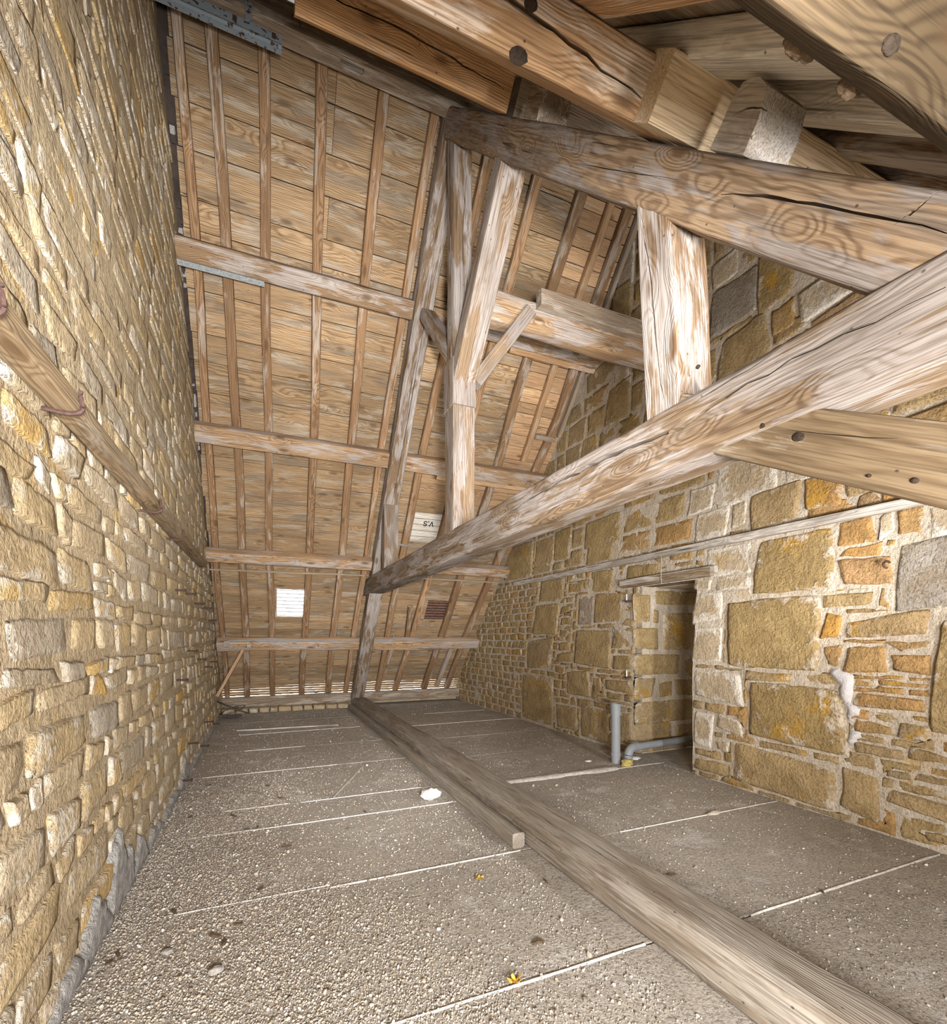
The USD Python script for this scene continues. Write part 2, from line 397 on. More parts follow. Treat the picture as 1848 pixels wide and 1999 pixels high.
def groove(mesh, pts, width, depth, face, half):
    """Cuts a drying crack along pts (x, t) into the face y=+half ('y') or z=+half / -half ('z','-z')."""
    ls = LineString(pts)
    Ln, poly = ls.length, []
    n = max(8, int(Ln / 0.08))
    r = np.random.default_rng(int(Ln * 1000))
    up, dn = [], []
    for i in range(n + 1):
        s = i / n
        p = ls.interpolate(s, True)
        wv = width * (np.sin(np.pi * min(max(s, .02), .98)) ** 0.6) * r.uniform(.6, 1.1) / 2
        j = r.normal(0, width * .25)
        up.append((p.x, p.y + wv + j)); dn.append((p.x, p.y - wv + j))
    poly = Polygon(up + dn[::-1]).buffer(0)
    if poly.geom_type != 'Polygon':
        poly = max(poly.geoms, key=lambda q: q.area)
    e = trimesh.creation.extrude_polygon(poly, depth + 0.04, engine='earcut')
    v = e.vertices.copy()
    a, b, c = v[:, 0], v[:, 1], v[:, 2]
    if face == 'y':
        e.vertices = np.stack([a, half - depth + c, b], 1)
    elif face == '-y':
        e.vertices = np.stack([a, -half + depth - c, b], 1)
    elif face == 'z':
        e.vertices = np.stack([a, b, half - depth + c], 1)
    else:
        e.vertices = np.stack([a, b, -half + depth - c], 1)
    if e.volume < 0:
        e.invert()
    try:
        d = trimesh.boolean.difference([mesh, e], engine='manifold')
        return d if len(d.faces) > 10 else mesh
    except Exception:
        return mesh


seedc = [100]


def timber(name, p0, p1, w, h, up, mat, label, cat='beam', group=None, wane=0.012, rough=0.004, bow=0.0, cracks=(), taper=None, kind=None, parent=None, seg=0.14):
    seedc[0] += 1
    M, Ln = frame(p0, p1, up)
    m = timber_mesh(Ln, w, h, seedc[0], wane, rough, seg, bow, taper)
    for pts, cw, cd, face in cracks:
        loc = []
        for P in pts:
            q = np.linalg.inv(M) @ np.array([*P, 1.0])
            loc.append((q[0], q[2] if face in ('y', '-y') else q[1]))
        m = groove(m, loc, cw, cd, face, (w if 'y' in face else h) / 2)
    return obj(name, m, mat, parent, M, label=label, cat=cat, group=group, kind=kind)


# ------------------------------------------------------------------ geometry of the place
MF, WF = 1.14, 0.3 + 1.14 * 10.35                 # far slope, inner face of the boards: Z = WF - MF * Y
NF = np.array([0, MF, 1.0]) / math.hypot(1, MF)     # outward normal of the far slope
DF = np.array([0, 1.0, -MF]) / math.hypot(1, MF)    # down the far slope
MN, WN = 1.05, 1.864                               # near slope, top of the principals: Z = WN + MN * Y
NN = np.array([0, -MN, 1.0]) / math.hypot(1, MN)
UN = np.array([0, 1.0, MN]) / math.hypot(1, MN)
YR = 4.45
EX = np.array([1.0, 0, 0])


def far(x, y, off=0.0):
    """A point on the far slope at plan position (x, y), off metres inward of the boards."""
    return np.array([x, y, WF - MF * y]) - NF * off


def near(x, y, off=0.0):
    return np.array([x, y, WN + MN * y]) + NN * off


def XL(z):
    return -0.71 - 0.017 * np.maximum(z, 0)


def XR(z):
    return 4.05 + 0.08 * np.clip(z - 1.0, 0, 4)


gable = Polygon([(-2.6, -0.05), (10.75, -0.05), (10.75, 0.15), (4.45, 7.35), (-2.6, -0.02)])


# ------------------------------------------------------------------ masonry
def patch(y0, y1, z0, z1, h, seed, nx=4, ny=3, jit=0.012, rc=0.10):
    """A rough-dressed stone face on a wall: (Y, Z, depth) points, triangles and an edge weight."""
    r = np.random.default_rng(seed)
    e = min(0.22, 0.02 / max(0.03, min(y1 - y0, z1 - z0)) * 2)
    s = np.r_[-1, -1 + e * min(1, (z1 - z0) / (y1 - y0) + .25), np.linspace(-1 + 2 * e, 1 - 2 * e, nx), 1 - e * min(1, (z1 - z0) / (y1 - y0) + .25), 1]
    t = np.r_[-1, -1 + e, np.linspace(-1 + 2 * e, 1 - 2 * e, ny), 1 - e, 1]
    S, Tt = np.meshgrid(s, t, indexing='ij')
    f = 1 - rc * (np.abs(S) ** 5) * (np.abs(Tt) ** 5)
    hw, hh = (y1 - y0) / 2, (z1 - z0) / 2
    Y, Z = (y0 + y1) / 2 + hw * S * f, (z0 + z1) / 2 + hh * Tt * f
    sk = r.normal(0, jit, 4)
    Y += sk[0] * Tt + sk[2] * S * Tt
    Z += sk[1] * S * min(1, hh / .08) + sk[3] * S * Tt * .5
    rim = np.maximum(np.abs(S), np.abs(Tt))
    P = np.stack([Y, Z, np.zeros_like(Y)], -1)
    nz = meshkit.fbm(P * 9 + seed % 97, 3, seed % 1000) - 0.5
    D = h * (1 - rim ** 6 * .5) + nz * h * 0.7 + 0.15 * h * (r.uniform(-1, 1) * S + r.uniform(-1, 1) * Tt)
    D = np.where(rim > 0.999, -0.02, np.maximum(D, 0.003))
    Y += (meshkit.noise(P * 23 + 5, seed % 1000) - .5) * 2 * jit * .6
    Z += (meshkit.noise(P * 23 + 55, seed % 1000) - .5) * 2 * jit * .6
    n, m = Y.shape
    i, j = np.meshgrid(np.arange(n - 1), np.arange(m - 1), indexing='ij')
    a = (i * m + j).ravel(); b = a + m; c = b + 1; d = a + 1
    F = np.vstack([np.stack([a, b, c], 1), np.stack([a, c, d], 1)])
    edge = np.clip((rim - .25) / .75, 0, 1) ** 1.2
    return np.stack([Y, Z, D], -1).reshape(-1, 3), F, edge.ravel()


def poly_patch(poly, h, seed):
    r = np.random.default_rng(seed)
    p = poly.simplify(0.006).segmentize(0.07)
    ex = np.array(p.exterior.coords)[:-1]
    if p.exterior.is_ccw is False:
        ex = ex[::-1]
    c = np.array(p.representative_point().coords[0])
    ex = ex + r.normal(0, .004, ex.shape)
    n = len(ex)
    in1 = c + (ex - c) * .90
    in2 = c + (ex - c) * .55
    V = np.vstack([np.c_[ex, np.full(n, -.02)], np.c_[in1, h * .7 + r.normal(0, h * .15, n)], np.c_[in2, h + r.normal(0, h * .2, n)], [[*c, h]]])
    F = []
    for k in range(2):
        for i in range(n):
            a, b = k * n + i, k * n + (i + 1) % n
            F += [(a, b, b + n), (a, b + n, a + n)]
    F += [(2 * n + i, 2 * n + (i + 1) % n, 3 * n) for i in range(n)]
    return V, np.array(F), np.r_[np.ones(n), np.full(n, .7), np.full(n, .2), 0]


def skin(poly, d, seed, cell=.03, fall=.02):
    """A thin uneven coat (plaster, cement) over an outline on a wall."""
    from scipy.spatial import Delaunay
    import shapely
    p = poly.segmentize(cell)
    ex = np.array(p.exterior.coords)[:-1]
    b = p.bounds
    gx, gy = np.meshgrid(np.arange(b[0], b[2], cell), np.arange(b[1], b[3], cell))
    q = np.c_[gx.ravel(), gy.ravel()] + np.random.default_rng(seed).normal(0, cell * .15, (gx.size, 2))
    q = q[shapely.contains_xy(p.buffer(-cell * .6), q[:, 0], q[:, 1])]
    P = np.vstack([ex, q])
    F = Delaunay(P).simplices
    c = P[F].mean(1)
    F = F[shapely.contains_xy(p, c[:, 0], c[:, 1])]
    dist = shapely.distance(shapely.points(P), p.exterior)
    D = np.clip(dist / fall, 0, 1) * d + (meshkit.fbm(np.c_[P * 14, np.full(len(P), seed)], 3, seed) - .5) * .014
    D[:len(ex)] = .004
    a = P[F]
    area = (a[:, 1, 0] - a[:, 0, 0]) * (a[:, 2, 1] - a[:, 0, 1]) - (a[:, 1, 1] - a[:, 0, 1]) * (a[:, 2, 0] - a[:, 0, 0])
    F = np.where(area[:, None] > 0, F, F[:, ::-1])
    return np.c_[P, D], F


def to_left(P):
    return np.stack([XL(P[:, 1]) + P[:, 2], P[:, 0], P[:, 1]], 1)


def to_right(P):
    return np.stack([XR(P[:, 1]) - P[:, 2], P[:, 0], P[:, 1]], 1)


JY = 4.60


def to_jamb(P):
    return np.stack([P[:, 0], JY - P[:, 2], P[:, 1]], 1)


def facing(V, F, n):
    a = np.cross(V[F[:, 1]] - V[F[:, 0]], V[F[:, 2]] - V[F[:, 0]]).sum(0)
    return F if a.dot(n) > 0 else F[:, ::-1]


def base_grid(poly, to, n, amp, seed, ys, zs):
    Y, Z = np.meshgrid(ys, zs, indexing='ij')
    P = np.stack([Y, Z, np.zeros_like(Y)], -1).reshape(-1, 3)
    P[:, 2] = (meshkit.fbm(P * 7, 4, seed) - .5) * 2 * amp + (meshkit.fbm(P * .6, 2, seed + 3) - .5) * .02
    a, b = Y.shape
    i, j = np.meshgrid(np.arange(a - 1), np.arange(b - 1), indexing='ij')
    q = (i * b + j).ravel()
    quads = np.stack([q, q + b, q + b + 1, q + 1], 1)
    import shapely
    cen = P[quads].mean(1)
    keep = shapely.contains_xy(poly, cen[:, 0], cen[:, 1])
    quads = quads[keep]
    F = np.vstack([quads[:, [0, 1, 2]], quads[:, [0, 2, 3]]])
    V = to(P)
    return V, facing(V, F, n)


def add_stones(parent, items, mat, to, n, nvis=290, tones=None):
    """items: (score, V, F, edge, tone). The largest in view are parts, the rest one stuff part."""
    items.sort(key=lambda q: -q[0])
    for sc, V, F, e, tn in items[:nvis]:
        W = to(V)
        obj('stone', (W, facing(W, F, n)), M_stone_w if tn > 1.5 else mat, parent, smooth=True, rest=False, attrs={'tone': np.full(len(W), tn % 2), 'edge': e})
    Vs, Fs, Es, Ts, k = [], [], [], [], 0
    for sc, V, F, e, tn in items[nvis:]:
        W = to(V)
        Vs.append(W); Fs.append(facing(W, F, n) + k); Es.append(e); Ts.append(np.full(len(W), tn)); k += len(W)
    if Vs:
        obj('rubble_stones', (np.vstack(Vs), np.vstack(Fs)), mat, parent, smooth=True, rest=False, attrs={'tone': np.concatenate(Ts), 'edge': np.concatenate(Es)}, kind='stuff')


def score(y, z, x, area):
    d = np.array([x, y, z - H])
    return area * abs(x) / np.linalg.norm(d) ** 3 if y > 0.4 else area * 1e-3


inner = Polygon([(0.2, 0), (10.45, 0), (10.4, .25), (4.45, WF - MF * 4.45), (0.2, WN + MN * .2 + .5)])

# left wall: coursed rubble
wl = thing('wall_left', kind='structure')
ys, zs = np.arange(-2.6, 10.8, .07), np.arange(-.05, 7.4, .06)
V, F = base_grid(gable, to_left, np.array([1.0, 0, 0]), .009, 3, ys, zs)
V[:, 0] += .010
core = trimesh.creation.extrude_polygon(gable, .35, engine='earcut')
cv = core.vertices.copy()
core.vertices = np.stack([-1.02 - cv[:, 2] + 0.0, cv[:, 0], cv[:, 1]], 1)
obj('mortar', (V, F), M_mortar_l, wl, smooth=True, rest=False, attrs={'tone': np.full(len(V), .5), 'edge': np.zeros(len(V))})
obj('wall_core', core, M_mortar_l, wl, smooth=False, rest=False)
items = []
r = np.random.default_rng(11)
z, row = 0.02, 0
while z < 7.0:
    hgt = r.choice([.09, .115, .14, .165, .19, .22], p=[.08, .18, .26, .24, .16, .08])
    y = 0.25 + r.uniform(0, .2)
    while y < 10.3:
        ln = float(np.clip(r.gamma(5.0, .064) * (1.25 if hgt > .12 else 1), .12, .65))
        if inner.contains(sbox(y, z, y + ln, z + hgt).centroid):
            w0 = .025 * math.sin(y * .9 + row * 1.7) * math.sin(y * .31 + row)
            gap = r.uniform(.003, .011)
            zz0, zz1 = z + w0 + r.uniform(-.008, .016), z + w0 + hgt - gap + r.uniform(-.012, .006)
            big = math.hypot(y, z - H) < 4.2 and z < 3
            sub = 2 if (ln < .25 and hgt > .15 and r.random() < .4) else 1
            for k in range(sub):
                a, b = zz0 + (zz1 - zz0) * k / sub, zz0 + (zz1 - zz0) * (k + 1) / sub - (.008 if sub == 2 and k == 0 else 0)
                V, F, e = patch(y, y + ln - gap, a, b, (r.uniform(.018, .030) if z < 2.4 else r.uniform(.012, .022)), int(r.integers(1e6)), *((7, 5) if big else (3, 2)), jit=.014, rc=.16)
                items.append((score(y, z, .72, ln * (b - a)), V, F, e, r.random()))
        y += ln
    z += hgt; row += 1
add_stones(wl, items, M_stone_l, to_left, np.array([1.0, 0, 0]), 295)
# cement splashed along the foot of the left wall
for y0, y1, zt in ((2.05, 2.6, .12), (2.45, 2.95, .22), (2.85, 3.4, .36), (3.3, 3.75, .20), (3.6, 4.3, .11), (4.2, 5.2, .09), (5.1, 5.7, .24), (5.6, 7.2, .08), (7.0, 9.8, .07)):
    xs_ = np.linspace(y0, y1, 26)
    top = zt * (np.sin(np.linspace(.12, np.pi - .12, 26)) ** .8) * (.6 + .8 * meshkit.fbm(np.c_[xs_ * 9, np.zeros(26), np.zeros(26)], 3, int(y0 * 10)))
    P = Polygon([(y0, -.02)] + [(a, max(.012, b)) for a, b in zip(xs_, top)] + [(y1, -.02)]).buffer(0)
    V, F = skin(P, .042, int(y0 * 10))
    W = to_left(V)
    obj('cement_patch', (W, facing(W, F, np.array([1.0, 0, 0]))), M_cement, wl, smooth=True, rest=False)

# right wall: big dressed blocks set in rubble, with a doorway
NY0, NY1, NZ = 3.73, JY, 1.99
wr = thing('wall_right', kind='structure')
doorway = sbox(NY0, -1, NY1, NZ)
ys = np.unique(np.round(np.r_[np.arange(-2.6, 10.8, .07), NY0, NY1], 4)); zs = np.unique(np.round(np.r_[np.arange(-.05, 7.4, .06), NZ], 4))
V, F = base_grid(gable.difference(doorway), to_right, np.array([-1.0, 0, 0]), .009, 5, ys, zs)
V[:, 0] -= .006
obj('mortar', (V, F), M_mortar_r, wr, smooth=True, rest=False, attrs={'tone': np.full(len(V), .5), 'edge': np.zeros(len(V))})
core = trimesh.creation.extrude_polygon(gable.difference(doorway), .5, engine='earcut')
cv = core.vertices.copy()
core.vertices = np.stack([4.42 + cv[:, 2], cv[:, 0], cv[:, 1]], 1)
obj('wall_core', core, M_mortar_r, wr, smooth=False, rest=False)
B = [  # traced blocks: top-left and bottom-right corners as seen, tone, relief
    (1475, 1056, 1629, 1151, .05, .03), (1634, 1017, 1711, 1061, .78, .02), (1638, 1070, 1727, 1082, .78, .015), (1638, 1092, 1748, 1140, .82, .025), (1752, 1056, 1880, 1192, .9, .03),
    (1604, 1160, 1711, 1184, .3, .02), (1718, 1146, 1750, 1187, .68, .015), (1608, 1196, 1643, 1250, 1., .03), (1649, 1201, 1820, 1246, .62, .03), (1424, 1172, 1603, 1315, .08, .045),
    (1612, 1256, 1645, 1305, .74, .02), (1648, 1258, 1736, 1319, .72, .03), (1740, 1251, 1821, 1269, .7, .02), (1740, 1274, 1826, 1319, .74, .03), (1664, 1327, 1708, 1343, .72, .015),
    (1712, 1327, 1818, 1345, .75, .015), (1664, 1350, 1813, 1396, .76, .03), (1668, 1404, 1748, 1440, .7, .025), (1752, 1407, 1816, 1453, .5, .025), (1462, 1326, 1655, 1478, .02, .04),
    (1668, 1446, 1768, 1486, .6, .025), (1772, 1459, 1860, 1497, .62, .025), (1355, 1474, 1422, 1520, .35, .02), (1431, 1450, 1636, 1588, .38, .035), (1642, 1494, 1721, 1608, .4, .03),
    (1730, 1500, 1781, 1526, .55, .02), (1786, 1506, 1870, 1540, .6, .02), (1730, 1538, 1880, 1612, .42, .03), (1730, 1616, 1800, 1640, .4, .02), (1806, 1618, 1880, 1660, .45, .02),
    (1354, 1128, 1392, 1152, .64, .012), (1354, 1156, 1413, 1215, .4, .02), (1354, 1222, 1410, 1297, .42, .02), (1354, 1305, 1453, 1378, .5, .02), (1354, 1384, 1394, 1466, .38, .02), (1399, 1394, 1454, 1438, .66, .02), (1399, 1444, 1425, 1470, .4, .015),
    (1396, 1126, 1474, 1149, .66, .015), (1418, 1153, 1474, 1169, .64, .012), (1379, 1071, 1471, 1120, .5, .015), (1716, 1002, 1746, 1050, .64, .02), (1751, 992, 1806, 1042, .72, .02), (1814, 985, 1880, 1045, .66, .02),
    (1465, 963, 1564, 1016, .6, .03), (1572, 933, 1644, 986, .8, .03), (1572, 991, 1666, 1005, .72, .015), (1674, 966, 1716, 983, .95, .015), (1720, 952, 1784, 973, .8, .02), (1647, 937, 1713, 961, .6, .015),
    (1399, 906, 1523, 964, .32, .02), (1344, 957, 1397, 995, .6, .02), (1358, 1002, 1424, 1049, .4, .02), (1429, 980, 1459, 1029, .5, .015), (1531, 904, 1614, 929, .66, .015), (1828, 1196, 1880, 1450, .22, .04),
    (987, 1072, 1039, 1126, .2, .03), (1047, 1056, 1081, 1102, .45, .02), (1085, 1037, 1113, 1090, .1, .025), (1143, 1020, 1213, 1057, .15, .02), (1146, 1066, 1199, 1095, .3, .02),
    (1055, 1135, 1101, 1172, .45, .02), (1110, 1140, 1139, 1155, .2, .012), (1155, 1116, 1197, 1155, .25, .02), (1045, 1181, 1089, 1240, .22, .025), (1131, 1164, 1158, 1222, .88, .015),
    (1163, 1159, 1216, 1215, .6, .03), (1125, 1229, 1192, 1306, .24, .03), (1031, 1246, 1078, 1309, .58, .025), (1021, 1313, 1081, 1420, .2, .03), (1107, 1306, 1153, 1364, .42, .025),
    (1087, 1272, 1119, 1294, .22, .02), (1095, 1183, 1113, 1198, .1, .015), (1095, 1205, 1115, 1220, .2, .015), (1093, 1229, 1108, 1244, .25, .015), (1086, 1371, 1129, 1431, .45, .025), (1134, 1375, 1191, 1455, .48, .03),
    (1158, 1320, 1175, 1354, .45, .015), (1181, 1323, 1233, 1356, .6, .02), (1197, 1224, 1234, 1268, .3, .015), (1197, 1277, 1235, 1311, .2, .02), (1160, 1360, 1234, 1380, .48, .015), (1196, 1385, 1235, 1458, .5, .02),
    (1083, 1299, 1104, 1316, .3, .015), (1222, 1106, 1290, 1127, .22, .02), (1202, 1116, 1219, 1146, .3, .015),
    (1347, 480, 1368, 535, .5, .02), (1370, 461, 1393, 517, .6, .02), (1389, 521, 1446, 533, .62, .025), (1388, 578, 1480, 606, .9, .03), (1482, 500, 1556, 574, .12, .03), (1559, 569, 1690, 561, .88, .03),
    (1507, 606, 1554, 637, .66, .025), (1584, 624, 1720, 572, .95, .025), (1404, 668, 1502, 700, .3, .03), (1371, 692, 1399, 743, .24, .02), (1361, 566, 1386, 586, .5, .02), (1507, 647, 1578, 640, .64, .02),
    (1205, 703, 1229, 750, .6, .02), (1187, 762, 1229, 811, .2, .025), (1234, 752, 1258, 790, .5, .02), (1205, 500, 1240, 552, .9, .03), (1196, 572, 1236, 618, .3, .04),
]
items, taken = [], []
for k, (u0, v0, u1, v1, tn, hh) in enumerate(B):
    c = []
    for u, v in ((u0, v0), (u1, v1)):
        X = 4.05
        for _ in range(4):
            q = bp(u, v, X=X); X = float(XR(q[2]))
        c.append(q)
    yy0, yy1, zz0, zz1 = c[1][1], c[0][1], c[1][2], c[0][2]
    if yy1 - yy0 < .05 or zz1 - zz0 < .03:
        continue
    zz0 = max(zz0, .005)
    A = (yy1 - yy0) * (zz1 - zz0)
    V, F, e = patch(yy0, yy1, zz0, zz1, hh, 4000 + k, *((9, 7) if A > .25 else (5, 4)), jit=.014, rc=.07)
    if u0 in (1354, 1396, 1418, 1379, 1344, 1358, 1429, 1531, 1716, 1814, 1399, 1389, 1559, 1205) and hh < .035:
        tn += 2
    items.append((score((yy0 + yy1) / 2, (zz0 + zz1) / 2, 4.05, A), V, F, e, tn))
    taken.append(sbox(yy0 - .006, zz0 - .006, yy1 + .006, zz1 + .006))
# the rest of the wall is filled with smaller courses
occupied = unary_union(taken + [sbox(NY0 - .01, -1, NY1 + .01, NZ + .16)])
r = np.random.default_rng(23)
for (ya, yb, za, zb, hs, ls) in ((5.9, 10.4, 0, 2.42, (.09, .14), (.14, .36)), (1.0, 5.9, 0, 2.42, (.13, .24), (.2, .5)), (1.0, 9.4, 2.42, 7, (.22, .40), (.25, .75))):
    z, row = za, 0
    while z < zb:
        hgt = min(r.uniform(*hs), max(.04, zb - z))
        y = ya + r.uniform(0, .02)
        while y < yb:
            ln = r.uniform(*ls)
            gap = r.uniform(.004, .012)
            cell = sbox(y, z + gap / 2, min(y + ln, yb) - gap, z + hgt - gap / 2)
            y += ln
            if cell.is_empty or not inner.contains(cell.centroid):
                continue
            free = cell.difference(occupied)
            sd = int(r.integers(1e6)); tn = r.choice([.1, .2, .25, .35, .45, .5, .6, .66, .75]); hh = r.uniform(.014, .028)
            if free.area > .97 * cell.area:
                b = cell.bounds
                V, F, e = patch(b[0], b[2], b[1], b[3], hh, sd, 3, 2, jit=.011)
                items.append((score(b[0], b[1], 4.05, cell.area), V, F, e, tn))
            else:
                for p in getattr(free, 'geoms', [free]):
                    p = p.buffer(-.010).buffer(.007)
                    for pp in getattr(p, 'geoms', [p]):
                        if pp.area > .0018:
                            V, F, e = poly_patch(pp, hh * .8, sd)
                            items.append((score(pp.centroid.x, pp.centroid.y, 4.05, pp.area), V, F, e, tn))
        z += hgt; row += 1
add_stones(wr, items, M_stone_r, to_right, np.array([-1.0, 0, 0]), 270)
# the doorway's far reveal
J = [(1238, 1157, 1270, 1217, .28), (1276, 1150, 1352, 1184, .22), (1275, 1188, 1285, 1218, .3), (1291, 1194, 1352, 1271, .4), (1239, 1224, 1286, 1269, .3), (1239, 1276, 1328, 1317, .2), (1335, 1279, 1352, 1322, .4),
     (1240, 1323, 1278, 1364, .5), (1284, 1330, 1312, 1361, .1), (1315, 1325, 1352, 1358, .48), (1240, 1369, 1352, 1406, .46), (1239, 1412, 1313, 1449, .5), (1316, 1412, 1352, 1449, .48), (1240, 1453, 1352, 1466, .5)]
jb = trimesh.creation.box([1.5, .3, 2.3]); jb.apply_translation([4.93, JY + .152, 1.13])
jb = trimesh.util.concatenate([jb, trimesh.creation.box([1.1, .3, 2.3], trimesh.transformations.translation_matrix([4.75, NY0 - .152, 1.13])), trimesh.creation.box([.2, 1.6, 2.3], trimesh.transformations.translation_matrix([5.6, 4.2, 1.13]))]).subdivide().subdivide()
pc = trimesh.creation.box([1.5, 1.6, .1], trimesh.transformations.translation_matrix([5.0, 4.2, 2.20])); jb = trimesh.util.concatenate([jb, pc])  # unseen slab over the passage, keeps daylight from leaking in
obj('mortar', jb, M_mortar_r, wr, smooth=False, rest=False, attrs={'tone': np.full(len(jb.vertices) if False else len(meshkit.arrays(jb)[0]), .5), 'edge': np.zeros(len(meshkit.arrays(jb)[0]))})
for k, (u0, v0, u1, v1, tn) in enumerate(J):
    a, b = bp(u0, v0, Y=JY), bp(u1, v1, Y=JY)
    V, F, e = patch(a[0], b[0] + (.12 if u1 > 1350 else 0), max(.01, b[2]), a[2], .012, 7000 + k, 5, 3, jit=.008)
    W = to_jamb(V)
    obj('stone', (W, facing(W, F, np.array([0, -1.0, 0]))), M_stone_r, wr, smooth=True, rest=False, attrs={'tone': np.full(len(W), tn), 'edge': e})
# white plaster run on the right wall
pts = [(1611, 1306), (1634, 1305), (1662, 1320), (1662, 1352), (1658, 1372), (1668, 1380), (1682, 1388), (1678, 1398), (1660, 1404), (1660, 1418), (1684, 1436), (1668, 1444), (1664, 1458), (1652, 1450), (1656, 1424), (1650, 1382), (1636, 1360), (1638, 1342), (1622, 1322)]
P = Polygon([tuple(bp(u, v, X=4.02)[1:]) for u, v in pts]).buffer(.012).buffer(-.006)
V, F = skin(P, .040, 5, .025, .012)
W = to_right(V)
obj('plaster_patch', (W, facing(W, F, np.array([-1.0, 0, 0]))), M_plaster, wr, smooth=True, rest=False, label='white plaster run dripping between the stones')
# timber lintel of the doorway, seen from below
timber('lintel', (4.09, NY1 + .25, 2.05), (4.09, NY0 - .2, 2.05), .06, .10, (0, 0, 1), M_olive, None, None, parent=wr)
for k in range(4):
    timber('lintel', (4.24 + k * .27, NY1 + .1, 2.05), (4.24 + k * .27, NY0 - .1, 2.05), .24, .10, (0, 0, 1), M_olive, None, None, parent=wr)

# ------------------------------------------------------------------ floor
fl = thing('floor', kind='structure')
jl = [-2.6, -1.4, -.35, .70, 1.745, 2.835, 3.895, 4.385, 5.53, 6.62, 7.72, 8.80, 10.8]
jr = [-2.6, -1.4, -.35, .65, 1.72, 2.82, 4.20, 5.31, 6.40, 7.47, 8.55, 10.8]
r = np.random.default_rng(5)
for js, x0, x1 in ((jl, -1.05, 1.66), (jr, 1.85, 4.5)):
    for a, b in zip(js[:-1], js[1:]):
        m = timber_mesh(x1 - x0, b - a - .012, .06, int(r.integers(1e5)), wane=.004, rough=.0015, seg=.2)
        M = np.eye(4); M[:3, 3] = (x0, (a + b) / 2, -.031 + r.uniform(-.001, .001)); M[:3, :3] = np.array([[1, 0, 0], [0, 1, 0], [0, 0, 1.0]])
        obj('slab', m, M_floor, fl, M)
sub = trimesh.creation.box([7.2, 13.6, .2], trimesh.transformations.translation_matrix([2.1, 4.1, -.162]))
obj('sub_floor', sub, M_floor, fl, smooth=False)
ps = trimesh.creation.box([1.6, 1.1, .06], trimesh.transformations.translation_matrix([4.85, 4.15, -.028]))
obj('slab', ps, M_floor, fl, smooth=False)


def ribbon(x0, x1, y, w, seed, slope=0.0, top=.0035, cut=()):
    """White jointing mortar squeezed up along a slab joint, of uneven width."""
    r2 = np.random.default_rng(seed)
    n = int((x1 - x0) / .035) + 2
    xs = np.linspace(x0, x1, n)
    ww = w * (.35 + 1.0 * meshkit.fbm(np.c_[xs * 6, np.full(n, seed), np.zeros(n)], 3, seed))
    cy = y + slope * (xs - x0) + (meshkit.fbm(np.c_[xs * 4, np.full(n, seed + .5), np.zeros(n)], 3, seed) - .5) * .012
    V = np.concatenate([np.c_[xs, cy - ww / 2, np.full(n, -.006)], np.c_[xs, cy - ww / 4, np.full(n, top)], np.c_[xs, cy + ww / 4, np.full(n, top)], np.c_[xs, cy + ww / 2, np.full(n, -.006)]])
    F = []
    for k in range(3):
        for i in range(n - 1):
            a, b = k * n + i, k * n + i + 1
            F += [(a, b, b + n), (a, b + n, a + n)]
    return V, np.array(F)


jn = [(.25, 1.6, 1.745, .022), (-.45, .35, 2.86, .010), (.35, 1.55, 2.835, .022), (-.45, -.05, 3.9, .007), (-.05, 1.47, 3.895, .020), (-.3, .2, 4.40, .012), (.3, 1.35, 4.385, .018), (-.55, .75, 5.53, .020), (-.2, .5, 6.62, .008), (-.3, 1.4, 7.72, .010),
      (2.25, 4.0, 1.72, .022), (2.35, 4.02, 2.82, .018), (1.98, 3.45, 4.20, .13), (3.45, 4.1, 4.18, .012), (2.1, 3.95, 7.47, .030), (2.7, 3.9, 8.55, .035)]
for k, (a, b, y, w) in enumerate(jn):
    obj('joint_strip', ribbon(a, b, y, w, 60 + k, top=.0035 if w < .1 else .016), M_joint, fl, smooth=True, rest=False)
for k, (p, q) in enumerate((((650, 1558), (708, 1496)), ((742, 1552), (765, 1590)))):
    a, b = bp(*p, Z=0), bp(*q, Z=0)
    M, Ln = frame(a, b, (0, 0, 1))
    obj('crack_line', ribbon(0, Ln, 0, .010, 90 + k), M_joint, fl, M, smooth=True, rest=False)

# ------------------------------------------------------------------ roof boards
roof = thing('ceiling', kind='structure')
sky_hole = sbox(.215, (8.70 - YR), .665, (9.075 - YR))
vent_hole = sbox(2.86, (8.79 - YR), 3.27, (9.09 - YR))
r = np.random.default_rng(31)


def board(poly_pts, slope, th, mat, seed, name='board'):
    """One board of a slope: rectangle (x0, x1, t0, t1) in plan distance, laid on the slope's inner face."""
    x0, x1, t0, t1 = poly_pts
    if slope == 'far':
        p0, p1 = far(x0, YR + (t0 + t1) / 2), far(x1, YR + (t0 + t1) / 2)
        p0, p1 = p0 + NF * th / 2, p1 + NF * th / 2
        w, up = (t1 - t0) * math.hypot(1, MF), NF
    else:
        p0, p1 = near(x0, (t0 + t1) / 2, .325 + th / 2), near(x1, (t0 + t1) / 2, .325 + th / 2)
        w, up = (t1 - t0) * math.hypot(1, MN), NN
    M, Ln = frame(p0, p1, up)
    obj(name, timber_mesh(Ln, w - .006, th, seed, wane=.003, rough=.003, seg=.2), mat, roof, M)


def strips(x0, x1, t0, t1, holes):
    out = []
    xs = [x0]
    for h in holes:
        b = h.bounds
        if b[1] < (t0 + t1) / 2 < b[3] and b[0] < x1 and b[2] > x0:
            out.append((xs[-1], b[0])); xs.append(b[2])
    out.append((xs[-1], x1))
    return out


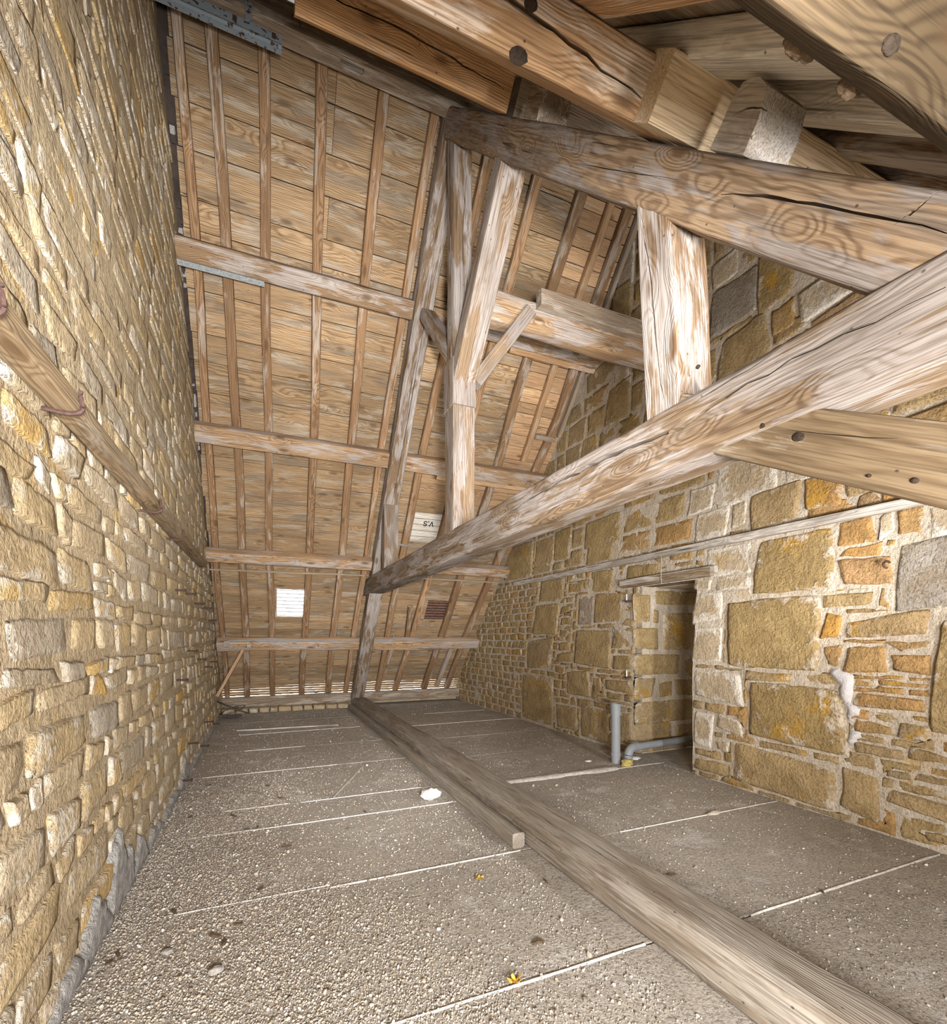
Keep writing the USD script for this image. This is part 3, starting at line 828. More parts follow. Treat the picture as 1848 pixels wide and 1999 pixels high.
RX = [-.66, -.32, .06, .645, 1.14, 1.62, 2.19, 2.80, 3.39]
t = 0.0
rows = []
while t < 5.74:
    w = r.uniform(.24, .42) / math.hypot(1, MF) if t < 4.6 else r.uniform(.10, .15) / math.hypot(1, MF)
    for hb in (sky_hole.bounds, vent_hole.bounds):          # rows begin and end with the openings
        for e in (hb[1], hb[3]):
            if t + .04 < e < t + w + .04:
                w = e - t
    rows.append((t, min(t + w, 5.76))); t += w
for t0, t1 in rows:
    ends = [-.72 - r.uniform(0, .035)]
    c = r.choice(RX[3:7])
    ends += [c, 3.39, 4.5]
    for a, b in zip(ends[:-1], ends[1:]):
        if a == 3.39 and t0 < 3.1:                            # narrower, newer boards in the last bay
            k = 2
            for j in range(k):
                board((a + .002, b, t0 + (t1 - t0) * j / k, t0 + (t1 - t0) * (j + 1) / k), 'far', .022, M_board_new, int(r.integers(1e5)))
            continue
        newer = (2.0 < t0 < 3.2 and a > 2.0)
        vs = 3.14 < (t0 + t1) / 2 < 3.55 and a > 1.4
        for p, q in strips(a + .002, b - .002, t0, t1, (sky_hole, vent_hole)):
            if q - p > .03:
                board((p, q, t0, t1), 'far', .022, M_board_new if newer else M_board, int(r.integers(1e5)))
# laths and gaps at the eaves let daylight in
for k in range(4):
    t0 = 5.768 + k * .043
    board((-.74, 4.4, t0, t0 + .034), 'far', .02, M_board, int(r.integers(1e5)), 'lath')
# pale replacement boards with the stencil, between two rafters
for k in range(5):
    t0 = 7.62 - YR + k * .072
    p0, p1 = far(2.26, YR + t0 + .035, .006), far(2.74, YR + t0 + .035, .006)
    M, Ln = frame(p0, p1, NF)
    obj('board', timber_mesh(Ln, .098, .012, 900 + k, .003, .001), M_white, roof, M, label='pale replacement board')
tm = meshkit.text_mesh('V.S', .085, .003, bold=True)
tm.apply_translation([-tm.bounds.mean(0)[0], -tm.bounds.mean(0)[1], 0])
M = np.eye(4); M[:3, 0], M[:3, 1], M[:3, 2], M[:3, 3] = -EX, DF, -NF, far(2.52, 7.745, .0125)
M[:3, 0] = np.cross(M[:3, 1], M[:3, 2])
obj('stencil', tm, M_ink, roof, M, smooth=False, rest=False, label='black upside-down V.S stencil')
# outer covering, near-slope boards
cover = Polygon([(-1.3, -.2), (4.9, -.2), (4.9, 5.74), (-1.3, 5.74)]).difference(sky_hole.buffer(.015, join_style=2))
cm = trimesh.creation.extrude_polygon(cover, .03, engine='earcut')
cv = cm.vertices.copy()
cm.vertices = np.array([far(a, YR + b, -.075 - c) for a, b, c in cv])
if cm.volume < 0: cm.invert()
obj('tile_covering', cm, M_dark, roof, smooth=False, rest=False)
t = YR
while t > -2.4:
    w = r.uniform(.16, .24) / math.hypot(1, MN)
    c = r.choice([.62, 1.14, 2.14, 2.56])
    for a, b in ((-1.0, c), (c, 4.6)):
        board((a, b, t - w, t), 'near', .022, M_grey if r.random() < .6 else M_board, int(r.integers(1e5)))
    t -= w
cm = trimesh.creation.box([6.6, 10.6, .04])
M, Ln = frame(near(1.8, 4.75, .40), near(1.8, -3, .40), NN)
cm = trimesh.creation.box([Ln, 6.6, .04], trimesh.transformations.translation_matrix([Ln / 2, 0, 0]))
obj('tile_covering', cm, M_dark, roof, M, smooth=False, rest=False)
# bits of broken tile in the gap along the left wall
r = np.random.default_rng(77)
for k in range(46):
    y = r.uniform(4.7, 9.9)
    b = trimesh.creation.box([.035, r.uniform(.03, .10), .03])
    b.vertices += r.normal(0, .004, b.vertices.shape)
    M, _ = frame(far(-.765, y, -.035), far(-.765, y, -.035) + EX, NF)
    obj('tile_chip', b, M_dark if r.random() < .5 else PEB[2], roof, M, smooth=False, rest=False)

bw = trimesh.creation.box([6.2, .25, .34], trimesh.transformations.translation_matrix([1.7, 10.53, .06]))  # added box behind the sill, blocks daylight leaking under it
obj('wall_back', bw, M_mortar_l, None, smooth=False, rest=False, attrs={'tone': np.full(8, .5), 'edge': np.zeros(8)}, kind='structure')
# skylight and roof vent
sw = thing('window_1', kind='structure')
for a, b in ((.20, .225), (.655, .68)):
    M, Ln = frame(far((a + b) / 2, 8.69, -.04), far((a + b) / 2, 9.09, -.04), NF)
    obj('frame_bar', timber_mesh(Ln, b - a, .08, 3, .003, .001), M_batten, sw, M)
for y in (8.690, 9.085):
    M, Ln = frame(far(.2, y, -.04), far(.68, y, -.04), NF)
    obj('frame_bar', timber_mesh(Ln, .02, .08, 4, .003, .001), M_batten, sw, M)
for k in range(7):
    y = 8.735 + k * .050
    M, Ln = frame(far(.215, y, -.06 - .01 * (k % 2)), far(.665, y, -.06), NF)
    obj('slat', timber_mesh(Ln, .024, .012, 40 + k, .002, .004, seg=.05), M_slat, sw, M)
sv = thing('window_2', kind='structure')
for k in range(7):
    y = 8.815 + k * .042
    M, Ln = frame(far(2.85, y, -.02), far(3.28, y, -.02), NF)
    obj('slat', timber_mesh(Ln, .028, .02, 60 + k, .003, .003, seg=.05), M_tilelath, sv, M)

def tube(pts, rad, n=10, closed=False):
    p = np.asarray(pts, float)
    from scipy.interpolate import CubicSpline
    t = np.r_[0, np.cumsum(np.linalg.norm(np.diff(p, axis=0), axis=1))]
    cs = CubicSpline(t, p)
    q = cs(np.linspace(0, t[-1], max(12, len(p) * 6)))
    tg = np.gradient(q, axis=0); tg /= np.linalg.norm(tg, axis=1, keepdims=True)
    ref = np.array([0, 0, 1.0]); a = np.cross(tg, ref); bad = np.linalg.norm(a, axis=1) < .15
    a[bad] = np.cross(tg[bad], [1.0, 0, 0]); a /= np.linalg.norm(a, axis=1, keepdims=True); b = np.cross(a, tg)
    an = np.arange(n) * 2 * np.pi / n
    V = (q[:, None] + rad * (np.cos(an)[None, :, None] * a[:, None] + np.sin(an)[None, :, None] * b[:, None])).reshape(-1, 3)
    F = []
    for i in range(len(q) - 1):
        for j in range(n):
            k, l = i * n + j, i * n + (j + 1) % n
            F += [(k, l, l + n), (k, l + n, k + n)]
    F += [(0, j + 1, j) for j in range(1, n - 1)] + [(len(V) - n, len(V) - n + j, len(V) - n + j + 1) for j in range(1, n - 1)]
    m = trimesh.Trimesh(V, np.array(F), process=False)
    if m.volume < 0: m.invert()
    return m


def lump(rad, seed, sq=(1, 1, 1), amp=.35, sub=3):
    m = trimesh.creation.icosphere(sub, 1.0)
    v = m.vertices * (1 + amp * (meshkit.fbm(m.vertices * 1.7 + seed, 3, seed)[:, None] - .5) * 2)
    m.vertices = v * rad * np.array(sq)
    return m


# ------------------------------------------------------------------ roof truss
XA, XB = 1.64, 1.865
XC, TW = (XA + XB) / 2, XB - XA


def inplane(p0, p1, w, **kw):
    """A truss member in the plane of the truss; p0, p1 are (Y, Z) of its axis, w its depth in that plane."""
    name, mat, label = kw.pop('name'), kw.pop('mat'), kw.pop('label')
    th = kw.pop('th', TW)
    x = kw.pop('x', XC)
    d = np.array([0, p1[0] - p0[0], p1[1] - p0[1]])
    up = np.array([0, -d[2], d[1]])
    return timber(name, (x, *p0), (x, *p1), th, w, up, mat, label, **kw)


def ck(pts, X=XA):
    return [bp(u, v, X=X) for u, v in pts]


timber('tie_beam', (1.755, -1.7, .10), (1.755, 9.75, .10), .27, .20, (0, 0, 1), M_floorbeam, 'long dusty tie beam lying on the floor across the whole loft', 'beam', wane=.028, rough=.008,
       cracks=[([(1.70, .6, .2), (1.72, 2.0, .2), (1.70, 3.2, .2)], .012, .03, 'z')])
timber('floor_batten', (1.56, 2.87, .05), (1.56, 9.6, .05), .09, .10, (0, 0, 1), M_floorbeam, 'low batten laid along the left foot of the floor beam', 'batten', wane=.012, rough=.004)
collar = timber('collar_beam', (XC, -1.2, 2.262), (XC, 8.93, 2.262), TW, .285, (0, 0, 1), M_tie, 'heavy horizontal collar beam running from the far rafter towards the camera', 'beam', wane=.022, rough=.006, bow=.015,
       cracks=[(ck([(960, 1022), (1100, 935), (1240, 868), (1330, 838), (1430, 768), (1560, 690), (1700, 628), (1848, 560)]), .021, .06, 'y'),
               (ck([(1290, 830), (1420, 745), (1480, 712), (1540, 668)]), .008, .03, 'y')])
# principals: sloping timbers under each side of the roof
a0, a1 = np.array([4.36, 6.177 + 1.169 * .385]), np.array([9.96, .06])
d = (a1 - a0) / np.linalg.norm(a1 - a0); nrm = np.array([-d[1], d[0]])
if nrm[1] < 0: nrm = -nrm
inplane(tuple(a0 + nrm * .105), tuple(a1 + nrm * .105), .21, name='principal_rafter', mat=M_truss, label='sloping principal rafter of the truss on the far roof side, foot on the floor beam', wane=.02, rough=.006,
        cracks=[([(XC + .02, *(a0 + d * 1.2)), (XC + .03, *(a0 + d * 3.0)), (XC + .01, *(a0 + d * 4.4))], .010, .04, '-z')])
b0, b1 = np.array([4.42, WN + MN * 4.42]), np.array([-1.75, WN - MN * 1.75])
d2 = (b1 - b0) / np.linalg.norm(b1 - b0); n2 = np.array([d2[1], -d2[0]])
if n2[1] > 0: n2 = -n2
inplane(tuple(b0 + n2 * .12), tuple(b1 + n2 * .12), .24, name='principal_rafter', mat=M_tie, label='broad principal rafter coming down from the apex towards the camera at upper right', wane=.022, rough=.007, bow=.012,
        cracks=[(ck([(1405, 376), (1500, 384), (1620, 402), (1745, 428), (1848, 452)]), .012, .06, 'y'), (ck([(1744, 436), (1790, 404), (1848, 352)]), .015, .07, 'y'),
                (ck([(1120, 318), (1220, 336), (1330, 352)]), .004, .02, 'y')])
# king post with its swelling below the braces
kp = thing('king_post', 'upright king post of the truss, standing on the collar beam under the apex', 'post')
timber('shaft', (XC, 4.41, 2.40), (XC, 4.41, 3.60), .225, .22, (0, 1, 0), M_tie, None, None, parent=kp, wane=.012)
timber('shoulder', (XC, 4.41, 3.58), (XC, 4.41, 4.02), .25, .27, (0, 1, 0), M_tie, None, None, parent=kp, wane=.03)
timber('shaft', (XC, 4.42, 4.0), (XC, 4.42, 6.22), .20, .20, (0, 1, 0), M_truss, None, None, parent=kp, wane=.03, rough=.008,
       cracks=[([(XC + .02, 4.3, 4.5), (XC - .01, 4.3, 5.2), (XC + .03, 4.3, 5.8)], .010, .04, '-z')])
inplane((3.30, 5.10), (4.34, 3.86), .17, name='brace', mat=M_tie, label='slanting pale brace from the broad upper principal rafter down to the king post', wane=.012)
inplane((5.42, 5.11), (4.52, 4.14), .13, name='brace', mat=M_truss, label='short dark brace between the king post and the far principal rafter', wane=.012, th=.16)
timber('strut', (XC, 1.69, 2.40), (XC, 1.765, 3.53), TW - .014, .205, (0, 1, 0), M_truss, 'stout cracked strut standing on the collar beam at right under the upper principal rafter', 'strut', wane=.016, rough=.006,
       cracks=[(ck([(1246, 412), (1262, 520), (1275, 640), (1285, 740), (1294, 812)]), .018, .07, '-y')])
timber('strut', (XC, 7.235, 2.40), (XC, 7.235, 3.43), TW - .01, .17, (0, 1, 0), M_tie, 'short pale upright strut between the collar beam end and the far principal rafter', 'strut', wane=.008)
knee = inplane((1.62, 2.352), (-.05, 1.447), .205, name='knee_brace', mat=M_olive, label='oblique knee brace running down from under the collar beam at right edge', wane=.014,
        cracks=[(ck([(1530, 838), (1640, 850), (1750, 856)]), .004, .02, 'y')], th=TW - .012)

M_knot = plain('dark_knot', (0.045, 0.03, 0.019), 0.85, 0.5, 90, 0.003)


def knots(prim, spots, P0, n, ax):
    """Dark knots standing a hair proud of a timber's face (plane through P0 with normal n)."""
    inv = np.linalg.inv(np.array(UsdGeom.Xformable(prim).GetLocalTransformation()).T)
    n = np.asarray(n, float) / np.linalg.norm(n); ax = np.asarray(ax, float); b = np.cross(n, ax)
    for i, (u, v, rad) in enumerate(spots):
        d = ray(u, v); o = np.array([0, 0, H])
        p = o + d * (np.dot(np.asarray(P0) - o, n) / d.dot(n))
        m = lump(1.0, 50 + i, (1, 1, 1), .25, 2)
        m.vertices = p + m.vertices[:, :1] * rad * 1.1 * ax + m.vertices[:, 1:2] * rad * .75 * b + m.vertices[:, 2:] * .008 * n
        m.vertices = m.vertices @ inv[:3, :3].T + inv[:3, 3]
        if m.volume < 0: m.invert()
        obj('knot', m, M_knot, prim, rest=False)


# ------------------------------------------------------------------ purlins
def far_purlin(y, z, x0, x1, w, h, mat, label, name='purlin', **kw):
    """Purlin of the far slope; (y, z) is its upper inner arris."""
    c = np.array([0, y, z]) + DF * w / 2 + NF * h / 2
    return timber(name, c + EX * x0, c + EX * x1, h, w, DF, mat, label, kw.pop('cat', 'purlin'), **kw)


far_purlin(5.57, 5.339, -.80, 4.5, .20, .165, M_purlin, 'second purlin from the top of the far roof, steel strip under its left end', wane=.018, rough=.006)
far_purlin(6.778, 3.962, -.78, 4.5, .225, .165, M_purlin, 'third purlin from the top on the far roof, crossing behind the king post', wane=.018, rough=.006)
far_purlin(7.965, 2.609, -.76, 4.4, .175, .165, M_purlin, 'fourth purlin down the far roof, just above the thin lath', wane=.018, rough=.006)
far_purlin(9.121, 1.291, -.70, 4.08, .20, .165, M_purlin, 'lowest purlin of the far roof, carrying the grey conduit', wane=.018, rough=.006)
far_purlin(5.57 + .20 * DF[1] + .03 * NF[1], 5.339 + .20 * DF[2] + .03 * NF[2], 3.0, 4.5, .075, .10, M_orange, 'orange plank fixed under the right end of the second purlin', name='plank', cat='plank', wane=.006)
far_purlin(6.778 + .225 * DF[1] + .03 * NF[1], 3.962 + .225 * DF[2] + .03 * NF[2], 2.4, 4.4, .07, .10, M_board_new, 'yellow plank fixed under the third purlin right of the king post', name='plank', cat='plank', wane=.006)
# top plate below the ridge, with an empty mortise
M, Ln = frame((-.80, 4.44, 6.61), (4.5, 4.44, 6.61), (0, 0, 1))
tp = timber_mesh(Ln, .17, .28, 808, .014, .004)
a, b = bp(664, 118, Z=6.47), bp(710, 140, Z=6.47)
cut = trimesh.creation.box([b[0] - a[0], .05, .12], trimesh.transformations.translation_matrix([(a[0] + b[0]) / 2 + .80, .0, -.14]))
try:
    tp = trimesh.boolean.difference([tp, cut], engine='manifold')
except Exception:
    pass
obj('top_plate', tp, M_grey, None, M, label='grey dusty timber plate below the ridge with an empty mortise', cat='beam')
for k, (x, a) in enumerate(((.235, .5), (.285, -.5))):
    m = trimesh.creation.cylinder(.004, .12, sections=8)
    m.apply_transform(trimesh.transformations.rotation_matrix(.9, [1, 0, 0])); m.apply_transform(trimesh.transformations.rotation_matrix(a, [0, 1, 0]))
    m.apply_translation([x, 4.335, 6.56 - k * .03])
    obj('nail', m, M_iron, None, rest=False, label='%s bent nail in the grey plate below the ridge' % ('upper left' if k == 0 else 'lower right'), cat='nail')


def near_purlin(y, x0, x1, w, h, mat, label, name='purlin', off=0.0, **kw):
    """Purlin of the near slope lying on the principals; y is the plan position of its lower inner arris."""
    c = near(0, y, off) + UN * w / 2 + NN * h / 2
    return timber(name, c + EX * x0, c + EX * x1, w, h, NN, mat, label, kw.pop('cat', 'purlin'), **kw)


xd = 0.185
DA = near(0, 3.235)
near_purlin(3.235, xd, 1.655, .20, .26, M_orange, 'orange-brown purlin under the ridge ending above the apex of the truss', wane=.012, rough=.004,
            cracks=[([near(xd + .05, 3.235, .13), near(.8, 3.235, .15), near(1.6, 3.235, .11)], .012, .05, '-y')])
near_purlin(3.26, 1.72, 4.5, .18, .22, M_grey, 'grey purlin continuing right of the orange one behind the big beam', wane=.014, rough=.005)
pc_ = near_purlin(1.684, -.78, 1.86, .30, .205, M_ridge, 'big warm-brown overhead purlin with a dark knot and a long crack', wane=.018, rough=.006,
            cracks=[([near(.22, 1.684, .165), near(.62, 1.684, .150), near(1.0, 1.684, .12), near(1.35, 1.684, .085), near(1.5, 1.684, .07)], .018, .07, '-y')])
near_purlin(1.60, 1.48, 4.5, .34, .215, M_fresh, 'pale fresh-sawn purlin spliced on beyond the big overhead beam', off=.003, wane=.006, rough=.002)
pf_ = near_purlin(.540, -.8, 4.5, .105, .20, M_brown_dimmed, 'brown overhead purlin crossing the top right corner close to the camera', wane=.014, rough=.004)
knots(collar, [(1489, 830, .014), (1362, 716, .010), (1270, 945, .008)], (XA, 0, 0), (-1, 0, 0), (0, 1, 0))
knots(knee, [(1558, 853, .020), (1785, 938, .011), (1696, 929, .007)], (XA + .006, 0, 0), (-1, 0, 0), (0, .88, .47))
knots(pc_, [(1011, 110, .034), (1036, 8, .026)], near(0, 1.684), -UN, EX)
knots(pf_, [(1738, 88, .018)], near(0, .54), -UN, EX)
# cleats on the principal's back
for (y, hh, ln, mat, lab) in ((1.515, .20, .215, M_cleat, 'pale wedge-shaped cleat on the principal rafter holding the fresh purlin'), (2.86, .20, .26, M_grey, 'dusty wedge-shaped cleat on the principal rafter near the apex')):
    prof = Polygon([(-ln / 2, 0), (ln / 2, 0), (ln / 2, hh * .72), (ln / 2 - .02, hh * .93), (ln / 2 - .06, hh), (-ln / 2 + .11, hh), (-ln / 2 + .05, hh * .9), (-ln / 2 + .01, hh * .45)])
    m = trimesh.creation.extrude_polygon(prof, TW - .01, engine='earcut').subdivide().subdivide()
    v = m.vertices.copy(); m.vertices = np.stack([v[:, 0], -(v[:, 2] - TW / 2), v[:, 1]], 1)
    m.vertices += ((meshkit.fbm(m.vertices * 12, 3, 4) - .5) * .005)[:, None]
    if m.volume < 0: m.invert()
    c = near(XC, y - (.17 if y < 2 else 0), -.012)
    M, _ = frame(c, c + UN, NN)
    m = groove(m, [(-.10, hh * .62), (.0, hh * .60), (.06, hh * .5)], .008, .03, 'y', TW / 2)
    obj('cleat', m, mat, None, M, smooth=30, label=lab, cat='cleat')

# longitudinal beam from the king post to the right-hand wall, with its wind brace
timber('side_beam', (XB - .02, 4.40, 4.645), (4.5, 4.40, 4.645), .20, .30, (0, 0, 1), M_purlin, 'whitish horizontal beam from the king post to the right stone wall', 'beam', wane=.035, rough=.008)
timber('splice_block', (2.535, 4.245, 4.775), (4.2, 4.245, 4.775), .10, .165, (0, 0, 1), M_grey, 'grey sawn splice timber bolted along the front of the whitish side beam', 'block', wane=.004, rough=.002)
timber('wind_brace', (1.86, 4.30, 3.82), (2.46, 4.30, 4.66), .10, .125, (-1, 0, .7), M_tie, 'diagonal wind brace from the king post up to the whitish side beam', 'brace', wane=.008)

# ------------------------------------------------------------------ common rafters, far slope
RF = [('first', [(-.655, 4.6), (-.625, 6.2), (-.64, 8.0), (-.60, 10.33)], .085, M_rafter), ('second', [(-.408, 4.6), (-.327, 6.2), (-.277, 8.0), (-.257, 10.33)], .105, M_rafter),
      ('third', [(.004, 4.6), (.044, 6.2), (.099, 8.0), (.19, 10.33)], .10, M_rafter), ('fourth', [(.485, 4.6), (.592, 6.1), (.68, 7.9), (.712, 10.33)], .105, M_rafter),
      ('fifth', [(1.07, 4.6), (1.10, 6.0), (1.176, 7.9), (1.21, 10.33)], .11, M_rafter), ('sixth', [(1.60, 4.6), (1.56, 6.5), (1.57, 8.0), (1.56, 10.33)], .09, M_rafter),
      ('seventh', [(2.245, 4.6), (2.178, 6.4), (2.162, 7.8), (2.224, 10.33)], .11, M_rafter), ('eighth', [(2.85, 4.6), (2.80, 6.3), (2.76, 8.2), (2.61, 10.33)], .12, M_rafter),
      ('ninth', [(3.43, 4.6), (3.37, 6.3), (3.40, 7.0), (3.25, 10.33)], .13, M_rafter), ('tenth', [(3.84, 4.6), (3.80, 6.9)], .09, M_board_new), ('eleventh', [(4.08, 4.6), (4.14, 6.4), (3.87, 8.9), (3.76, 10.33)], .12, M_rafter)]
WHERE = {'first': 'against the left wall, slightly crooked', 'second': 'from the left wall, left of the skylight bay', 'third': 'from the left wall, forming the left side of the skylight', 'fourth': 'from the left wall, forming the right side of the skylight',
         'fifth': 'from the left wall, in the bay before the principal rafter', 'sixth': 'from the left wall, hidden beside the principal rafter', 'seventh': 'from the left wall, beside the stencilled pale boards',
         'eighth': 'from the left wall, left of the slatted roof vent', 'ninth': 'from the left wall, right of the slatted roof vent', 'tenth': 'from the left wall, thin and newly sawn, ending at the third purlin', 'eleventh': 'from the left wall, against the right stone wall'}
r = np.random.default_rng(3)
for nm, pts, w, mat in RF:
    seedc[0] += 1
    P = [far(x, y, .05) for x, y in pts]
    M, Ln = frame(P[0], P[-1], NF)
    m = timber_mesh(Ln, w, .098, seedc[0], .016, .005, seg=.12)
    inv = np.linalg.inv(M)
    loc = np.array([(inv @ np.r_[p, 1])[:2] for p in P])
    v = m.vertices.copy()
    v[:, 1] += np.interp(v[:, 0], loc[:, 0], loc[:, 1]) + .008 * np.sin(v[:, 0] * 2.1 + seedc[0])
    m.vertices = v
    obj('common_rafter', m, mat, None, M, label=f'{nm} common rafter {WHERE[nm]}', cat='rafter', group=None)
# short doubling pieces beside the rafters
timber('rafter_stub', far(2.52, 8.86, .055), far(2.62, 9.55, .055), .085, .10, NF, M_rafter, 'short rafter stub standing above the lowest purlin beside the eighth rafter', 'rafter', wane=.008)
timber('rafter_stub', far(2.36, 9.35, .055), far(2.26, 10.02, .055), .10, .10, NF, M_rafter, 'short doubling piece under the lowest purlin right of the principal rafter foot', 'rafter', wane=.012)
timber('rafter_stub', far(3.60, 9.4, .055), far(3.52, 10.3, .055), .09, .10, NF, M_purlin, 'leaning doubling piece under the lowest purlin near the right wall', 'rafter', wane=.012)
timber('rafter_stub', far(3.86, 6.63, .07), far(4.22, 6.63, .07), .07, .08, NF, M_grey, 'small grey nogging between the last rafters above the third purlin', 'block', wane=.006)
timber('rafter_stub', far(4.26, 4.6, .06), far(4.27, 6.6, .06), .06, .09, NF, M_grey, 'dark edge timber between the last rafter and the right wall top', 'rafter', wane=.012)
# near slope rafters
for k, (x0, x1, lab) in enumerate(((-.55, -.40, 'hidden near-slope rafter beside the left wall'), (.02, .18, 'near-slope rafter above the left end of the big purlin'), (.52, .70, 'near-slope rafter just outside the top of the picture'), (1.04, 1.225, 'near-slope rafter at the top edge above the fresh purlin splice'),
                                   (1.54, 1.735, 'near-slope rafter with a whitish underside above the pale cleat'), (2.06, 2.21, 'near-slope rafter with ragged white underside, third in the upper right corner'), (2.47, 2.63, 'near-slope rafter low in the upper right corner, lit along its bottom edge'),
                                   (2.95, 3.11, 'hidden near-slope rafter behind the upper principal'), (3.5, 3.66, 'hidden near-slope rafter towards the right wall'))):
    seedc[0] += 1
    p0, p1 = near((x0 + x1) / 2, 4.3, .265), near((x0 + x1) / 2, -1.9, .265)
    timber('common_rafter', p0, p1, x1 - x0, .115, NN, M_white if k in (4, 5) else M_ridge if k == 3 else M_truss, lab, 'rafter', wane=.016, rough=.006)
# wall plate at the eaves
timber('sill_plate', (-.75, 10.29, .16), (4.15, 10.29, .16), .19, .19, (0, 0, 1), M_grey, 'grey timber sill along the eaves at the far end of the floor', 'sill', wane=.012)
r = np.random.default_rng(41)
ledge = thing('masonry_ledge', 'low rough ledge of rubble under the eaves sill at far left', 'ledge')
x = -.68
while x < 1.5:
    ln = r.uniform(.10, .24)
    b = trimesh.creation.box([ln - .015, .24, .09]).subdivide().subdivide()
    b.vertices += ((meshkit.fbm(b.vertices * 11 + x, 3, 2) - .5) * .05)[:, None] * np.array([.5, 1, .7])
    b.apply_translation([x + ln / 2, 10.02 + r.uniform(-.02, .02), .035])
    vv = meshkit.arrays(b, True)[0]
    obj('rubble_stone', b, M_stone_l, ledge, smooth=True, rest=False, attrs={'tone': np.full(len(vv), r.uniform(.1, .7)), 'edge': np.full(len(vv), .3)})
    x += ln

# ------------------------------------------------------------------ rails, battens and laths
rail = thing('wall_rail', 'timber rail held by iron hooks along the left stone wall', 'rail')
timber('rail', (-.672, .2, 2.258), (-.672, 6.85, 2.285), .095, .066, (0, 0, 1), M_olive, None, None, parent=rail, wane=.006, rough=.003)
for y in (1.62, 2.22, 3.76, 4.76):
    obj('hook', tube([(-.75, y, 2.215), (-.69, y, 2.214), (-.625, y, 2.216), (-.610, y, 2.225), (-.607, y, 2.26), (-.607, y - .005, 2.30)], .008, 6), M_iron, rail, rest=False, label='iron hook under the rail')
timber('wall_batten', (4.105, 1.72, 2.325), (4.12, 7.74, 2.328), .05, .07, (0, 0, 1), M_batten, 'long whitish batten nailed along the right stone wall', 'batten', wane=.004, rough=.003)
timber('wall_batten', (4.085, 3.48, 2.065), (4.085, 4.87, 2.06), .05, .07, (0, 0, 1), M_batten, 'short grey batten over the doorway in the right wall', 'batten', wane=.003, rough=.001)
timber('lath', far(-.74, 8.43, .115), far(1.58, 8.41, .115), .018, .03, NF, M_rope, 'thin lath across the rafters left of the truss, under the fourth purlin', 'lath', wane=.003)
timber('lath', far(1.9, 8.41, .115), far(4.1, 8.42, .115), .018, .03, NF, M_rope, 'thin lath across the rafters right of the truss, under the fourth purlin', 'lath', wane=.003)
timber('lath', far(1.88, 7.98, .11), far(2.8, 8.02, .11), .035, .02, NF, M_batten, 'short pale lath right of the small strut below the stencilled boards', 'lath', wane=.003)
timber('prop', (-.68, 9.02, .42), (-.30, 9.17, 1.17), .045, .085, (0, -1, .3), M_board_new, 'slanting lath prop from the left wall up to the lowest purlin', 'prop', wane=.004)

# ------------------------------------------------------------------ iron and steel
sx = .146
prof = Polygon([(-.03, .16), (.04, .16), (.04, .150), (-.022, .150), (-.022, .085), (-.030, .065), (-.022, .045), (-.022, .01), (-.03, 0), (-.034, .0), (-.038, .045), (-.046, .065), (-.038, .085), (-.034, .16)])
m = trimesh.creation.extrude_polygon(prof.buffer(0), sx + .80, engine='earcut')
v = m.vertices.copy(); m.vertices = np.stack([-.80 + v[:, 2], 4.33 + v[:, 0], 6.145 + v[:, 1]], 1)
if m.volume < 0: m.invert()
ss = thing('steel_section', 'dark flaking steel section with bolt holes fixed under the ridge plate at top left', 'steel beam')
obj('web', m, M_steel, ss, smooth=False, rest=False)
for x in (-.20, .085):
    b = trimesh.creation.box([.03, .012, .04], trimesh.transformations.translation_matrix([x, 4.289, 6.265]))
    obj('bolt_hole', b, M_iron, ss, smooth=False, rest=False)
for x in (-.6, -.1):
    b = trimesh.creation.box([.05, .03, .24], trimesh.transformations.translation_matrix([x, 4.345, 6.38]))
    obj('hanger', b, M_steel, ss, smooth=False, rest=False)
p = np.array([0, 5.57, 5.339]) + DF * .215 - NF * .008
M, Ln = frame(p + EX * -.82, p + EX * .02, NF)
obj('steel_strip', trimesh.creation.box([Ln, .05, .035], trimesh.transformations.translation_matrix([Ln / 2, 0, 0])), M_steel_edge, None, M, smooth=False, rest=False, label='grey steel strip under the left end of the second purlin', cat='steel strip')
c = near(0, 3.215, .15)
M, Ln = frame(c + EX * -.8, c + EX * .18, NN)
obj('galvanised_channel', trimesh.creation.box([Ln, .03, .22], trimesh.transformations.translation_matrix([Ln / 2, 0, 0])), M_galv, None, M, smooth=False, rest=False, label='galvanised channel meeting the orange purlin at the top edge', cat='steel beam')


